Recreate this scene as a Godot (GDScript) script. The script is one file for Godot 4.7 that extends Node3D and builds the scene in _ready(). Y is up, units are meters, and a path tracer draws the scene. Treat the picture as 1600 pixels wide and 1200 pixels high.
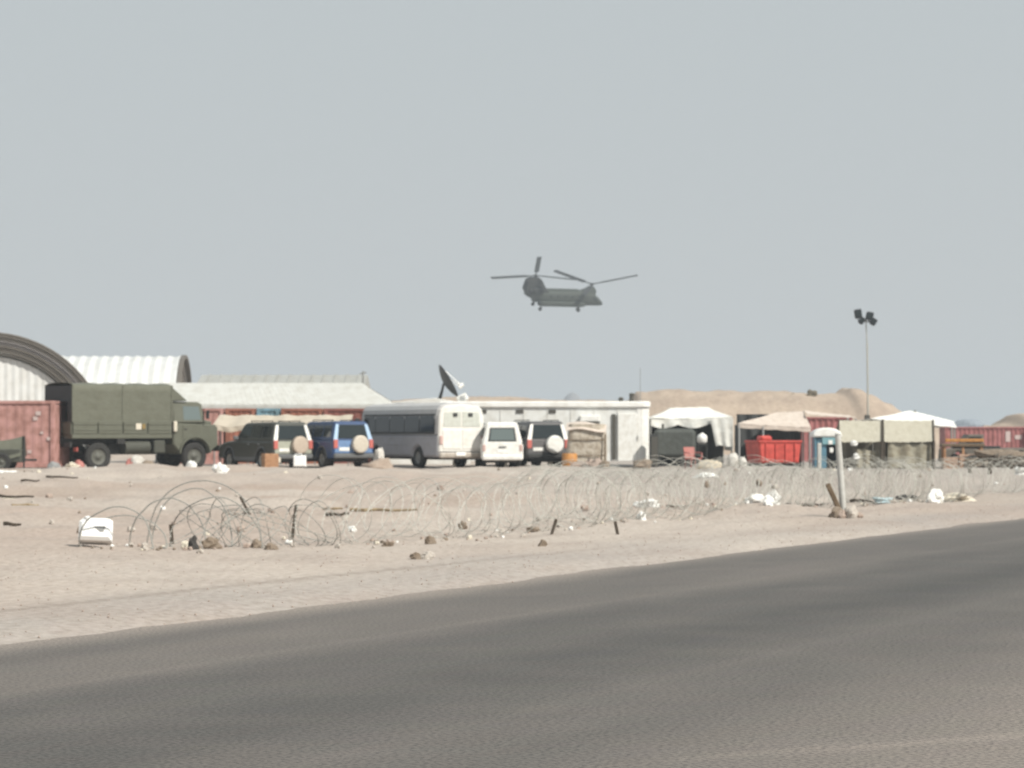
extends Node3D
# A road past a desert camp: sand verge with razor wire, parked vehicles, sheds and tents, a twin rotor helicopter.

const FOCAL := 4116.0    # of the photograph, in its own pixels; horizon at row 675
var used := {}
var tex := {}
var M := {}
var cache := {}
var rng := RandomNumberGenerator.new()
var n_fine := FastNoiseLite.new()
var n_mid := FastNoiseLite.new()
var n_big := FastNoiseLite.new()

# ---------------------------------------------------------------- naming
func numbered(called: String) -> String:
	if not used.has(called):
		used[called] = 0
		return called
	used[called] += 1
	return "%s_%03d" % [called, used[called]]

func tag(o: Node, label: String, category: String, group := "") -> void:
	o.set_meta("label", label)
	o.set_meta("category", category)
	if group != "":
		o.set_meta("group", group)

func thing(called: String, label: String, category: String, at := Vector3.ZERO, turn := 0.0, group := "") -> Node3D:
	var o := Node3D.new()
	o.name = numbered(called)
	add_child(o)
	o.position = at
	o.rotation.y = turn
	tag(o, label, category, group)
	return o

func start() -> SurfaceTool:
	var st := SurfaceTool.new()
	st.begin(Mesh.PRIMITIVE_TRIANGLES)
	st.set_smooth_group(-1)
	return st

func done(st: SurfaceTool) -> ArrayMesh:
	st.generate_normals()
	return st.commit()

func put(called: String, mesh: Mesh, m: Material, parent: Node, at := Vector3.ZERO, b := Basis.IDENTITY) -> MeshInstance3D:
	var o := MeshInstance3D.new()
	o.name = called
	o.mesh = mesh
	o.material_override = m
	o.transform = Transform3D(b, at)
	parent.add_child(o, true)
	return o

func obj(called: String, st: SurfaceTool, m: Material, parent: Node) -> MeshInstance3D:
	return put(called, done(st), m, parent)

func solo(called: String, mesh: Mesh, m: Material, label: String, category: String, at := Vector3.ZERO, b := Basis.IDENTITY, group := "") -> MeshInstance3D:
	var o := put(numbered(called), mesh, m, self, at, b)
	tag(o, label, category, group)
	return o

func setting(called: String, mesh: Mesh, m: Material) -> MeshInstance3D:
	var o := put(numbered(called), mesh, m, self)
	o.set_meta("kind", "structure")
	return o

# ---------------------------------------------------------------- shapes
func tri(st: SurfaceTool, a: Vector3, b: Vector3, c: Vector3, out: Vector3) -> void:
	if (b - a).cross(c - a).dot(out) > 0.0:
		st.add_vertex(a); st.add_vertex(c); st.add_vertex(b)
	else:
		st.add_vertex(a); st.add_vertex(b); st.add_vertex(c)

func quad(st: SurfaceTool, a: Vector3, b: Vector3, c: Vector3, d: Vector3, out: Vector3) -> void:
	tri(st, a, b, c, out)
	tri(st, a, c, d, out)

func box(st: SurfaceTool, c: Vector3, s: Vector3, bev := 0.0, b := Basis.IDENTITY) -> void:
	# a box with chamfered edges
	var h := s * 0.5
	var e: float = minf(bev, minf(h.x, minf(h.y, h.z)) * 0.9)
	var f := [Vector3(1, 0, 0), Vector3(0, 1, 0), Vector3(0, 0, 1)]
	for i in 3:
		for sg in [-1.0, 1.0]:
			var n: Vector3 = f[i] * sg
			var u: Vector3 = f[(i + 1) % 3]
			var v: Vector3 = f[(i + 2) % 3]
			var hu: float = h[(i + 1) % 3] - e
			var hv: float = h[(i + 2) % 3] - e
			var o: Vector3 = n * h[i]
			quad(st, c + b * (o + u * hu + v * hv), c + b * (o - u * hu + v * hv), c + b * (o - u * hu - v * hv), c + b * (o + u * hu - v * hv), b * n)
	if e <= 0.0:
		return
	for i in 3:
		var j := (i + 1) % 3
		var k := (i + 2) % 3
		for si in [-1.0, 1.0]:
			for sj in [-1.0, 1.0]:
				var p1: Vector3 = f[i] * si * h[i] + f[j] * sj * (h[j] - e)
				var p2: Vector3 = f[i] * si * (h[i] - e) + f[j] * sj * h[j]
				var w: Vector3 = f[k] * (h[k] - e)
				quad(st, c + b * (p1 + w), c + b * (p2 + w), c + b * (p2 - w), c + b * (p1 - w), b * (f[i] * si + f[j] * sj))
	for sx in [-1.0, 1.0]:
		for sy in [-1.0, 1.0]:
			for sz in [-1.0, 1.0]:
				var q := Vector3(sx, sy, sz)
				tri(st, c + b * (q * Vector3(h.x, h.y - e, h.z - e)), c + b * (q * Vector3(h.x - e, h.y, h.z - e)), c + b * (q * Vector3(h.x - e, h.y - e, h.z)), b * q)

func frame_for(dir: Vector3) -> Basis:
	var y := dir.normalized()
	var x := y.cross(Vector3(0.31, 0.17, 0.93)).normalized()
	return Basis(x, y, x.cross(y))

func rod(st: SurfaceTool, a: Vector3, b: Vector3, r0: float, r1 := -1.0, sides := 8, caps := true) -> void:
	if r1 < 0.0:
		r1 = r0
	var fb := frame_for(b - a)
	st.set_smooth_group(1 if sides > 5 else -1)
	for i in sides:
		var t0 := TAU * i / sides
		var t1 := TAU * (i + 1) / sides
		var d0: Vector3 = fb.x * cos(t0) + fb.z * sin(t0)
		var d1: Vector3 = fb.x * cos(t1) + fb.z * sin(t1)
		quad(st, a + d0 * r0, a + d1 * r0, b + d1 * r1, b + d0 * r1, d0 + d1)
	st.set_smooth_group(-1)
	if caps:
		for i in sides:
			var t0 := TAU * i / sides
			var t1 := TAU * (i + 1) / sides
			var d0: Vector3 = fb.x * cos(t0) + fb.z * sin(t0)
			var d1: Vector3 = fb.x * cos(t1) + fb.z * sin(t1)
			tri(st, a, a + d0 * r0, a + d1 * r0, a - b)
			tri(st, b, b + d0 * r1, b + d1 * r1, b - a)

func pipe(st: SurfaceTool, pts: PackedVector3Array, r: float, sides := 5) -> void:
	# one tube along a path, its rings carried along without twist
	var last := PackedVector3Array()
	var x := Vector3.ZERO
	st.set_smooth_group(1)
	for i in pts.size():
		var d: Vector3 = (pts[mini(i + 1, pts.size() - 1)] - pts[maxi(i - 1, 0)]).normalized()
		if i == 0:
			x = frame_for(d).x
		x = (x - d * x.dot(d)).normalized()
		var y := d.cross(x)
		var ring := PackedVector3Array()
		for k in sides:
			var t := TAU * k / sides
			ring.append(pts[i] + (x * cos(t) + y * sin(t)) * r)
		if i > 0:
			for k in sides:
				var k2 := (k + 1) % sides
				quad(st, last[k], last[k2], ring[k2], ring[k], ring[k] + ring[k2] - pts[i] * 2.0)
		last = ring
	st.set_smooth_group(-1)

func lathe(st: SurfaceTool, prof: Array, xf: Transform3D, seg := 20, smooth := true) -> void:
	# prof: (radius, along the axis); the axis is xf's y
	st.set_smooth_group(2 if smooth else -1)
	for j in prof.size() - 1:
		var p: Vector2 = prof[j]
		var q: Vector2 = prof[j + 1]
		var nn := Vector2(q.y - p.y, p.x - q.x)
		for i in seg:
			var t0 := TAU * i / seg
			var t1 := TAU * (i + 1) / seg
			var tm := (t0 + t1) * 0.5
			var a := xf * Vector3(cos(t0) * p.x, p.y, sin(t0) * p.x)
			var b := xf * Vector3(cos(t1) * p.x, p.y, sin(t1) * p.x)
			var c := xf * Vector3(cos(t1) * q.x, q.y, sin(t1) * q.x)
			var d := xf * Vector3(cos(t0) * q.x, q.y, sin(t0) * q.x)
			var out := xf.basis * Vector3(cos(tm) * nn.x, nn.y, sin(tm) * nn.x)
			if p.x > 0.0001:
				tri(st, a, b, c, out)
			if q.x > 0.0001:
				tri(st, a, c, d, out)
	st.set_smooth_group(-1)

func at_z(z, p: Vector2) -> float:
	return z.call(p) if z is Callable else float(z)

func slab(st: SurfaceTool, poly: PackedVector2Array, z0, z1, xf := Transform3D.IDENTITY, bev := 0.0) -> void:
	# an outline extruded from z0 to z1 (numbers or functions of the point), its rim chamfered by bev
	var pts := poly
	if Geometry2D.is_polygon_clockwise(pts):
		pts.reverse()
	var n := pts.size()
	var inner := PackedVector2Array()
	for i in n:
		var a := pts[(i + n - 1) % n]
		var b := pts[i]
		var c := pts[(i + 1) % n]
		var d1 := (b - a).normalized()
		var d2 := (c - b).normalized()
		var n1 := Vector2(-d1.y, d1.x)
		var n2 := Vector2(-d2.y, d2.x)
		var m := (n1 + n2).normalized()
		var l: float = bev / maxf(0.35, m.dot(n1))
		inner.append(b + m * l)
	var cap := inner if bev > 0.0 else pts
	var ids := Geometry2D.triangulate_polygon(pts)
	for side in 2:
		var zf = z1 if side == 1 else z0
		var sg := 1.0 if side == 1 else -1.0
		for i in range(0, ids.size(), 3):
			var v := []
			for k in 3:
				var p: Vector2 = cap[ids[i + k]]
				v.append(xf * Vector3(p.x, p.y, at_z(zf, pts[ids[i + k]])))
			tri(st, v[0], v[1], v[2], xf.basis.z * sg)
	for i in n:
		var j := (i + 1) % n
		var p := pts[i]
		var q := pts[j]
		var out := xf.basis * Vector3((q - p).y, (p - q).x, 0)
		var b0 := minf(bev, 0.45 * (at_z(z1, p) - at_z(z0, p)))
		var b1 := minf(bev, 0.45 * (at_z(z1, q) - at_z(z0, q)))
		var pa := xf * Vector3(p.x, p.y, at_z(z0, p) + b0)
		var pb := xf * Vector3(p.x, p.y, at_z(z1, p) - b0)
		var qa := xf * Vector3(q.x, q.y, at_z(z0, q) + b1)
		var qb := xf * Vector3(q.x, q.y, at_z(z1, q) - b1)
		quad(st, pa, pb, qb, qa, out)
		if bev > 0.0:
			var ia := xf * Vector3(inner[i].x, inner[i].y, at_z(z0, p))
			var ja := xf * Vector3(inner[j].x, inner[j].y, at_z(z0, q))
			var ib := xf * Vector3(inner[i].x, inner[i].y, at_z(z1, p))
			var jb := xf * Vector3(inner[j].x, inner[j].y, at_z(z1, q))
			quad(st, pa, qa, ja, ia, out.normalized() - xf.basis.z)
			quad(st, pb, qb, jb, ib, out.normalized() + xf.basis.z)

func loft(st: SurfaceTool, rings: Array, caps := true, group := 3) -> void:
	st.set_smooth_group(group)
	for i in rings.size() - 1:
		var a: PackedVector3Array = rings[i]
		var b: PackedVector3Array = rings[i + 1]
		var c := Vector3.ZERO
		for p in a:
			c += p
		for p in b:
			c += p
		c /= a.size() * 2.0
		for k in a.size():
			var k2 := (k + 1) % a.size()
			quad(st, a[k], a[k2], b[k2], b[k], a[k] + a[k2] + b[k] + b[k2] - c * 4.0)
	st.set_smooth_group(-1)
	if caps:
		for e in [0, rings.size() - 1]:
			var r: PackedVector3Array = rings[e]
			var o: PackedVector3Array = rings[1 if e == 0 else e - 1]
			var c := Vector3.ZERO
			var c2 := Vector3.ZERO
			for k in r.size():
				c += r[k]
				c2 += o[k]
			c /= r.size()
			c2 /= r.size()
			for k in r.size():
				tri(st, c, r[k], r[(k + 1) % r.size()], c - c2)

func oval(x: float, yc: float, hh: float, hw: float, e := 3.0, seg := 20) -> PackedVector3Array:
	# a rounded section across the x axis
	var r := PackedVector3Array()
	for i in seg:
		var t := TAU * i / seg
		var c := cos(t)
		var s := sin(t)
		r.append(Vector3(x, yc + signf(s) * pow(absf(s), 2.0 / e) * hh, signf(c) * pow(absf(c), 2.0 / e) * hw))
	return r

func sheet(st: SurfaceTool, f: Callable, nu: int, nv: int, thick := 0.02, up := Vector3.UP) -> void:
	# cloth or sheet metal: f(u, v) gives its outer face, the inner face lies thick below it
	var g := []
	for i in nu + 1:
		var row := PackedVector3Array()
		for j in nv + 1:
			row.append(f.call(float(i) / nu, float(j) / nv))
		g.append(row)
	var dn := -up * thick
	st.set_smooth_group(4)
	for i in nu:
		for j in nv:
			quad(st, g[i][j], g[i + 1][j], g[i + 1][j + 1], g[i][j + 1], up)
	st.set_smooth_group(5)
	for i in nu:
		for j in nv:
			quad(st, g[i][j] + dn, g[i + 1][j] + dn, g[i + 1][j + 1] + dn, g[i][j + 1] + dn, -up)
	st.set_smooth_group(-1)
	for i in nu:
		for j in [0, nv]:
			quad(st, g[i][j], g[i + 1][j], g[i + 1][j] + dn, g[i][j] + dn, g[i][j] - g[i][nv - j])
	for j in nv:
		for i in [0, nu]:
			quad(st, g[i][j], g[i][j + 1], g[i][j + 1] + dn, g[i][j] + dn, g[i][j] - g[nu - i][j])

func grid_mesh(nu: int, nv: int, pos: PackedVector3Array, cols: PackedColorArray, wrap := false) -> ArrayMesh:
	# nu x nv points; rows run outwards, normals point up
	var idx := PackedInt32Array()
	var nor := PackedVector3Array()
	nor.resize(pos.size())
	for i in nu - 1:
		for j in (nv if wrap else nv - 1):
			var j2 := (j + 1) % nv
			var a := i * nv + j
			var b := i * nv + j2
			var c := (i + 1) * nv + j2
			var d := (i + 1) * nv + j
			var fn := (pos[c] - pos[a]).cross(pos[d] - pos[b])
			if fn.y < 0.0:
				fn = -fn
			nor[a] += fn; nor[b] += fn; nor[c] += fn; nor[d] += fn
			if (pos[b] - pos[a]).cross(pos[c] - pos[a]).y > 0.0:
				idx.append_array(PackedInt32Array([a, c, b, a, d, c]))
			else:
				idx.append_array(PackedInt32Array([a, b, c, a, c, d]))
	for i in nor.size():
		nor[i] = nor[i].normalized()
	var arr := []
	arr.resize(Mesh.ARRAY_MAX)
	arr[Mesh.ARRAY_VERTEX] = pos
	arr[Mesh.ARRAY_NORMAL] = nor
	arr[Mesh.ARRAY_COLOR] = cols
	arr[Mesh.ARRAY_INDEX] = idx
	var m := ArrayMesh.new()
	m.add_surface_from_arrays(Mesh.PRIMITIVE_TRIANGLES, arr)
	return m

func lump(size: Vector3, bump: float, sd: int, flat := true, nu := 10, nv := 16) -> ArrayMesh:
	# a stone, bag or heap: an uneven ball whose foot is flat
	var st := start()
	if not flat:
		st.set_smooth_group(1)
	var g := []
	for i in nu + 1:
		var row := PackedVector3Array()
		for j in nv:
			var a := PI * i / nu
			var t := TAU * j / nv
			var d := Vector3(sin(a) * cos(t), cos(a), sin(a) * sin(t))
			var k: float = 1.0 + bump * (n_mid.get_noise_3d(d.x * 75.0 + sd * 37.0, d.y * 75.0, d.z * 75.0 + sd * 11.0) * 2.2 + n_fine.get_noise_3d(d.x * 190.0, d.y * 190.0 + sd * 23.0, d.z * 190.0) * 0.9)
			var p := d * k * size * 0.5
			p.y = maxf(p.y, -size.y * 0.28)
			row.append(p + Vector3(0, size.y * 0.27, 0))
		g.append(row)
	for i in nu:
		for j in nv:
			var j2 := (j + 1) % nv
			var out: Vector3 = g[i][j] + g[i + 1][j2] - Vector3(0, size.y * 0.54, 0)
			if i > 0:
				tri(st, g[i][j], g[i][j2], g[i + 1][j2], out)
			if i < nu - 1:
				tri(st, g[i][j], g[i + 1][j2], g[i + 1][j], out)
	return done(st)

# ---------------------------------------------------------------- materials
func noise_tex(called: String, freq: float, octaves: int, colors: Array, stops: Array, sd := 1, size := 512, normal := false, bump := 4.0) -> Texture2D:
	var n := FastNoiseLite.new()
	n.seed = sd
	n.noise_type = FastNoiseLite.TYPE_SIMPLEX_SMOOTH
	n.frequency = freq
	n.fractal_octaves = octaves
	n.fractal_gain = 0.6
	var t := NoiseTexture2D.new()
	t.width = size
	t.height = size
	t.seamless = true
	t.noise = n
	if normal:
		t.as_normal_map = true
		t.bump_strength = bump
	else:
		var g := Gradient.new()
		g.offsets = PackedFloat32Array(stops)
		g.colors = PackedColorArray(colors)
		t.color_ramp = g
	tex[called] = t
	return t

func mat(r: float, g: float, b: float, rough := 0.8, metal := 0.0, grain := "", scale := 1.0) -> StandardMaterial3D:
	# r, g, b: base colour in linear light
	var m := StandardMaterial3D.new()
	m.albedo_color = Color(r, g, b).linear_to_srgb()
	m.roughness = rough
	m.metallic = metal
	if grain != "":
		m.albedo_texture = tex[grain]
		m.uv1_triplanar = true
		m.uv1_world_triplanar = true
		m.uv1_scale = Vector3.ONE * scale
	return m

func with_normal(m: StandardMaterial3D, called: String, amount: float) -> StandardMaterial3D:
	m.normal_enabled = true
	m.normal_texture = tex[called]
	m.normal_scale = amount
	return m

# ---------------------------------------------------------------- the lie of the land
func road_st(x: float, d: float) -> Vector2:
	# metres along the road's far edge and metres beyond it (negative on the road)
	var v := Vector2(x + 3.69, d - 19.0)
	return Vector2(v.x * 0.4155 + v.y * 0.9096, -(v.x * 0.9096 - v.y * 0.4155))

func road_xd(t: float, s: float) -> Vector2:
	return Vector2(-3.69 + t * 0.4155 - s * 0.9096, 19.0 + t * 0.9096 + s * 0.4155)

func land(x: float, d: float) -> float:
	var q := road_st(x, d)
	var s := q.y
	var edge: float = n_mid.get_noise_2d(x * 22.0, d * 22.0) * 0.22 + n_fine.get_noise_2d(x * 40.0, d * 40.0) * 0.09 + n_fine.get_noise_2d(x * 170.0 + 40.0, d * 170.0) * 0.07
	var lo := smoothstep(-0.25, 0.55, s + edge)
	var hi := smoothstep(-8.5, -9.8, s + edge * 2.5)
	var k := maxf(lo, hi)
	var h := lerpf(-0.05, 0.03, k)
	var v := smoothstep(1.0, 5.0, s) * smoothstep(140.0, 90.0, d)
	h += n_mid.get_noise_2d(x * 9.0, d * 9.0) * (0.085 + 0.11 * smoothstep(3.0, -4.0, x) * smoothstep(34.0, 50.0, d)) * v
	h += n_fine.get_noise_2d(x * 24.0, d * 18.0) * (0.05 + 0.085 * smoothstep(36.0, 50.0, d)) * v
	h += n_fine.get_noise_2d(x * 90.0, d * 90.0) * (0.030 + 0.03 * smoothstep(36.0, 46.0, d)) * v * smoothstep(96.0, 80.0, d)
	# wheel ruts along the verge
	h -= 0.025 * exp(-pow((s - 1.55 + 0.25 * n_big.get_noise_2d(q.x * 6.0, 3.0)) / 0.13, 2.0)) * v * 2.0
	# the low ridge of pushed-up sand in front of the parked vehicles
	var r: float = smoothstep(62.0, 84.0, d) * smoothstep(99.0, 90.0, d) * smoothstep(3.5, 9.0, s)
	h += r * (0.21 + 0.16 * n_mid.get_noise_2d(x * 14.0, d * 6.0) + 0.05 * n_fine.get_noise_2d(x * 60.0, d * 30.0))
	h -= 0.75 * smoothstep(8.0, 26.0, x) * smoothstep(115.0, 175.0, d) * smoothstep(600.0, 300.0, d)
	return h

func ground(x: float, d: float) -> Vector3:
	return Vector3(x, land(x, d), -d)

func across(px: float, d: float) -> float:
	return (px - 800.0) / FOCAL * d

func height(py: float, d: float) -> float:
	return 1.5 + (675.0 - py) / FOCAL * d

func build_ground() -> void:
	var angles := PackedFloat32Array()
	var a := -24.0
	while a < 24.0:
		angles.append(a)
		a += 0.09
	while a < 336.0:
		angles.append(a)
		a += 4.0
	var radii := PackedFloat32Array()
	var r := 2.5
	while r < 120.0:
		radii.append(r)
		r *= 1.0125
	while r < 6000.0:
		radii.append(r)
		r *= 1.12
	var pos := PackedVector3Array()
	var cols := PackedColorArray()
	for rr in radii:
		for ang in angles:
			var x: float = rr * sin(deg_to_rad(ang))
			var d: float = rr * cos(deg_to_rad(ang))
			pos.append(ground(x, d))
			var q := road_st(x, d)
			var c := Color(0.482, 0.418, 0.372)
			# grey gravel shoulder, then patches of paler and redder sand
			var sh: float = smoothstep(2.6, 0.9, q.y + n_mid.get_noise_2d(x * 14.0, d * 14.0) * 0.9)
			c = c.lerp(Color(0.392, 0.356, 0.334), sh * 0.85)
			var p: float = n_mid.get_noise_2d(x * 7.0 + 90.0, d * 7.0)
			c = c.lerp(Color(0.540, 0.486, 0.438), clampf(p * 1.3, 0.0, 0.6))
			c = c.lerp(Color(0.440, 0.355, 0.305), clampf(-p * 1.3, 0.0, 0.6))
			var f: float = n_fine.get_noise_2d(x * 45.0, d * 45.0)
			c = c.lerp(Color(0.380, 0.324, 0.290), clampf(f * 1.1, 0.0, 0.5))
			var run: float = n_mid.get_noise_2d(q.x * 2.2, q.y * 38.0 + 70.0)
			c = c.lerp(Color(0.385, 0.328, 0.295), clampf(run * 1.1 - 0.05, 0.0, 0.38) * smoothstep(7.0, 2.0, q.y))
			c = c.lerp(Color(0.235, 0.20, 0.172), 0.55 * exp(-pow((q.y - 1.55 + 0.25 * n_big.get_noise_2d(q.x * 6.0, 3.0)) / 0.10, 2.0)) * smoothstep(22.0, 8.0, q.x))
			# noise bands of darker sand between the wire and the vehicles
			var dark_band: float = n_mid.get_noise_2d(x * 10.0 + 300.0, d * 3.2)
			c = c.lerp(Color(0.375, 0.290, 0.238), clampf(dark_band * 1.6 - 0.1, 0.0, 0.55) * smoothstep(36.0, 46.0, d) * smoothstep(110.0, 90.0, d))
			# trodden, oil-grey ground where the wire and the camp stand
			c = c.lerp(Color(0.385, 0.358, 0.335), 0.7 * smoothstep(-3.0, 5.0, x) * smoothstep(52.0, 70.0, d) * smoothstep(400.0, 150.0, d))
			cols.append(c)
	var m := mat(1, 1, 1, 0.95, 0.0, "grit", 0.45)
	m.vertex_color_use_as_albedo = true
	with_normal(m, "grit_normal", 0.7)
	setting("ground", grid_mesh(radii.size(), angles.size(), pos, cols, true), m)

func build_road() -> void:
	var ts := PackedFloat32Array()
	var t := -60.0
	while t < 400.0:
		ts.append(t)
		t += 0.22 if t > -14.0 and t < 40.0 else (0.8 if t < 80.0 and t > -20.0 else 8.0)
	var ns := 84
	var pos := PackedVector3Array()
	var cols := PackedColorArray()
	for tt in ts:
		for i in ns:
			var s := 0.6 - 10.4 * i / (ns - 1.0)
			var p := road_xd(tt, s)
			pos.append(Vector3(p.x, 0.0 + 0.03 * sin(clampf(-s / 8.6, 0.0, 1.0) * PI) - 0.03, -p.y))
			var w: float = n_big.get_noise_2d(tt * 2.0, s * 30.0)
			var ss := s + w * 0.25
			var c := Color(0.138, 0.128, 0.121)
			var worn := 0.55 * exp(-pow((ss + 3.1) / 0.55, 2.0)) + 1.0 * exp(-pow((ss + 4.45) / 0.7, 2.0)) + 0.35 * exp(-pow((ss + 6.2) / 0.6, 2.0))
			worn *= 1.0 - 0.35 * smoothstep(10.0, -8.0, tt)
			c = c.lerp(Color(0.078, 0.076, 0.074), clampf(worn, 0.0, 1.0))
			# oil drips and old patching, drawn out along the lanes
			var oil: float = smoothstep(0.16, 0.42, n_mid.get_noise_2d(tt * 9.0 + 500.0, s * 34.0)) * 0.22 + smoothstep(0.2, 0.45, n_fine.get_noise_2d(tt * 60.0, s * 110.0)) * 0.14
			c = c.lerp(Color(0.072, 0.070, 0.070), oil)
			# blown sand along both edges, and the dust that tyres drag across at the near side
			var dust: float = smoothstep(-0.9, 0.1, s + w * 0.6) * 0.75 + smoothstep(-5.2, -9.0, s + w * 0.8) * 0.46
			dust += clampf(n_mid.get_noise_2d(tt * 3.0, s * 26.0) - 0.12, 0.0, 0.4) * 0.35
			dust += 0.05 * exp(-pow((ss + 5.35 - 0.06 * w) / 0.09, 2.0)) + 0.10 * exp(-pow((ss + 2.25) / 0.08, 2.0))
			var x := p.x
			var dd := p.y
			var band: float = absf((x - 0.59) * 0.507 - (dd - 12.1) * 0.862)   # a turning vehicle's dusty trail
			dust += 0.26 * exp(-pow((band + 0.05 * w) / 0.07, 2.0)) * smoothstep(0.0, 1.6, x)
			dust += clampf(n_fine.get_noise_2d(x * 70.0, dd * 70.0), 0.0, 0.5) * 0.10
			c = c.lerp(Color(0.36, 0.315, 0.28), clampf(dust, 0.0, 0.85))
			cols.append(c)
	var m := mat(1, 1, 1, 0.88, 0.0, "asphalt", 0.85)
	m.vertex_color_use_as_albedo = true
	with_normal(m, "grit_normal", 0.22)
	setting("road", grid_mesh(ts.size(), ns, pos, cols), m)

# ---------------------------------------------------------------- vehicles (x forwards, z to the right)
func arch(pts: PackedVector2Array, x: float, y: float, r: float) -> void:
	# a wheel arch cut into the lower edge, walked from front to back
	for i in 9:
		var t := PI * i / 8.0
		pts.append(Vector2(x + cos(t) * r, y + sin(t) * r * 1.0))

func wheel(parent: Node, x: float, y: float, z: float, r: float, w: float, rim_m: Material) -> MeshInstance3D:
	var key := "wheel%.2f_%.2f" % [r, w]
	if not cache.has(key):
		var st := start()
		var h := w * 0.5
		lathe(st, [Vector2(r * 0.58, -h * 0.8), Vector2(r * 0.62, -h), Vector2(r * 0.9, -h), Vector2(r, -h * 0.7), Vector2(r, h * 0.7), Vector2(r * 0.9, h), Vector2(r * 0.62, h), Vector2(r * 0.58, h * 0.8)], Transform3D(Basis(Vector3.RIGHT, PI / 2), Vector3.ZERO), 24, false)
		for i in 24:
			var t := TAU * i / 24
			box(st, Vector3(cos(t) * r, sin(t) * r, 0), Vector3(0.025, r * 0.12, w * 0.7), 0.0, Basis(Vector3.BACK, t))
		var t2 := start()
		lathe(t2, [Vector2(r * 0.58, -h * 0.8), Vector2(r * 0.5, -h * 0.55), Vector2(r * 0.22, -h * 0.4), Vector2(r * 0.18, -h * 0.75), Vector2(0, -h * 0.75)], Transform3D(Basis(Vector3.RIGHT, PI / 2), Vector3.ZERO), 20)
		lathe(t2, [Vector2(0, h * 0.75), Vector2(r * 0.18, h * 0.75), Vector2(r * 0.22, h * 0.4), Vector2(r * 0.5, h * 0.55), Vector2(r * 0.58, h * 0.8)], Transform3D(Basis(Vector3.RIGHT, PI / 2), Vector3.ZERO), 20)
		for i in 6:
			var t := TAU * i / 6
			for sg in [-1.0, 1.0]:
				rod(t2, Vector3(cos(t) * r * 0.34, sin(t) * r * 0.34, sg * h * 0.4), Vector3(cos(t) * r * 0.34, sin(t) * r * 0.34, sg * h * 0.6), 0.018, -1.0, 6)
		cache[key] = [done(st), done(t2)]
	var o := put("wheel", cache[key][0], M.rubber, parent, Vector3(x, y, z))
	put("rim", cache[key][1], rim_m, o)
	return o

func pane_on_side(parent: Node, called: String, poly: Array, w: Callable, side: float, m: Material, proud := 0.008) -> MeshInstance3D:
	var st := start()
	var z0 := func(p: Vector2) -> float: return side * w.call(p) + (-0.03 if side > 0 else -proud)
	var z1 := func(p: Vector2) -> float: return side * w.call(p) + (proud if side > 0 else 0.03)
	slab(st, PackedVector2Array(poly), z0, z1)
	return obj(called, st, m, parent)

func pane_on_end(parent: Node, called: String, foot: Vector2, top: Vector2, half_foot: float, half_top: float, m: Material, proud := 0.01, bev := 0.0, shift := 0.0) -> MeshInstance3D:
	# a pane or panel across the vehicle on the sloping plane from foot to top (both x, y); it faces the way that end faces
	var sl := Vector3(top.x - foot.x, top.y - foot.y, 0)
	var n := Vector3(sl.y, -sl.x, 0).normalized() * signf(foot.x)
	var xf := Transform3D(Basis(Vector3(0, 0, 1), sl.normalized(), n), Vector3(foot.x, foot.y, shift))
	var st := start()
	slab(st, PackedVector2Array([Vector2(-half_foot, 0), Vector2(half_foot, 0), Vector2(half_top, sl.length()), Vector2(-half_top, sl.length())]), -0.03, proud, xf, bev)
	return obj(called, st, m, parent)

func place_by_rear(o: Node3D, px: float, d: float, yaw_left: float, half: float) -> void:
	# rear middle at column px and distance d; the front points away and yaw_left degrees to the left
	var y := deg_to_rad(yaw_left)
	var f := Vector3(-sin(y), 0, -cos(y))
	var rear := Vector3(across(px, d), 0, -d)
	o.position = rear + f * half
	o.position.y = land(o.position.x, -o.position.z)
	o.rotation.y = PI / 2 + y

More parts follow.
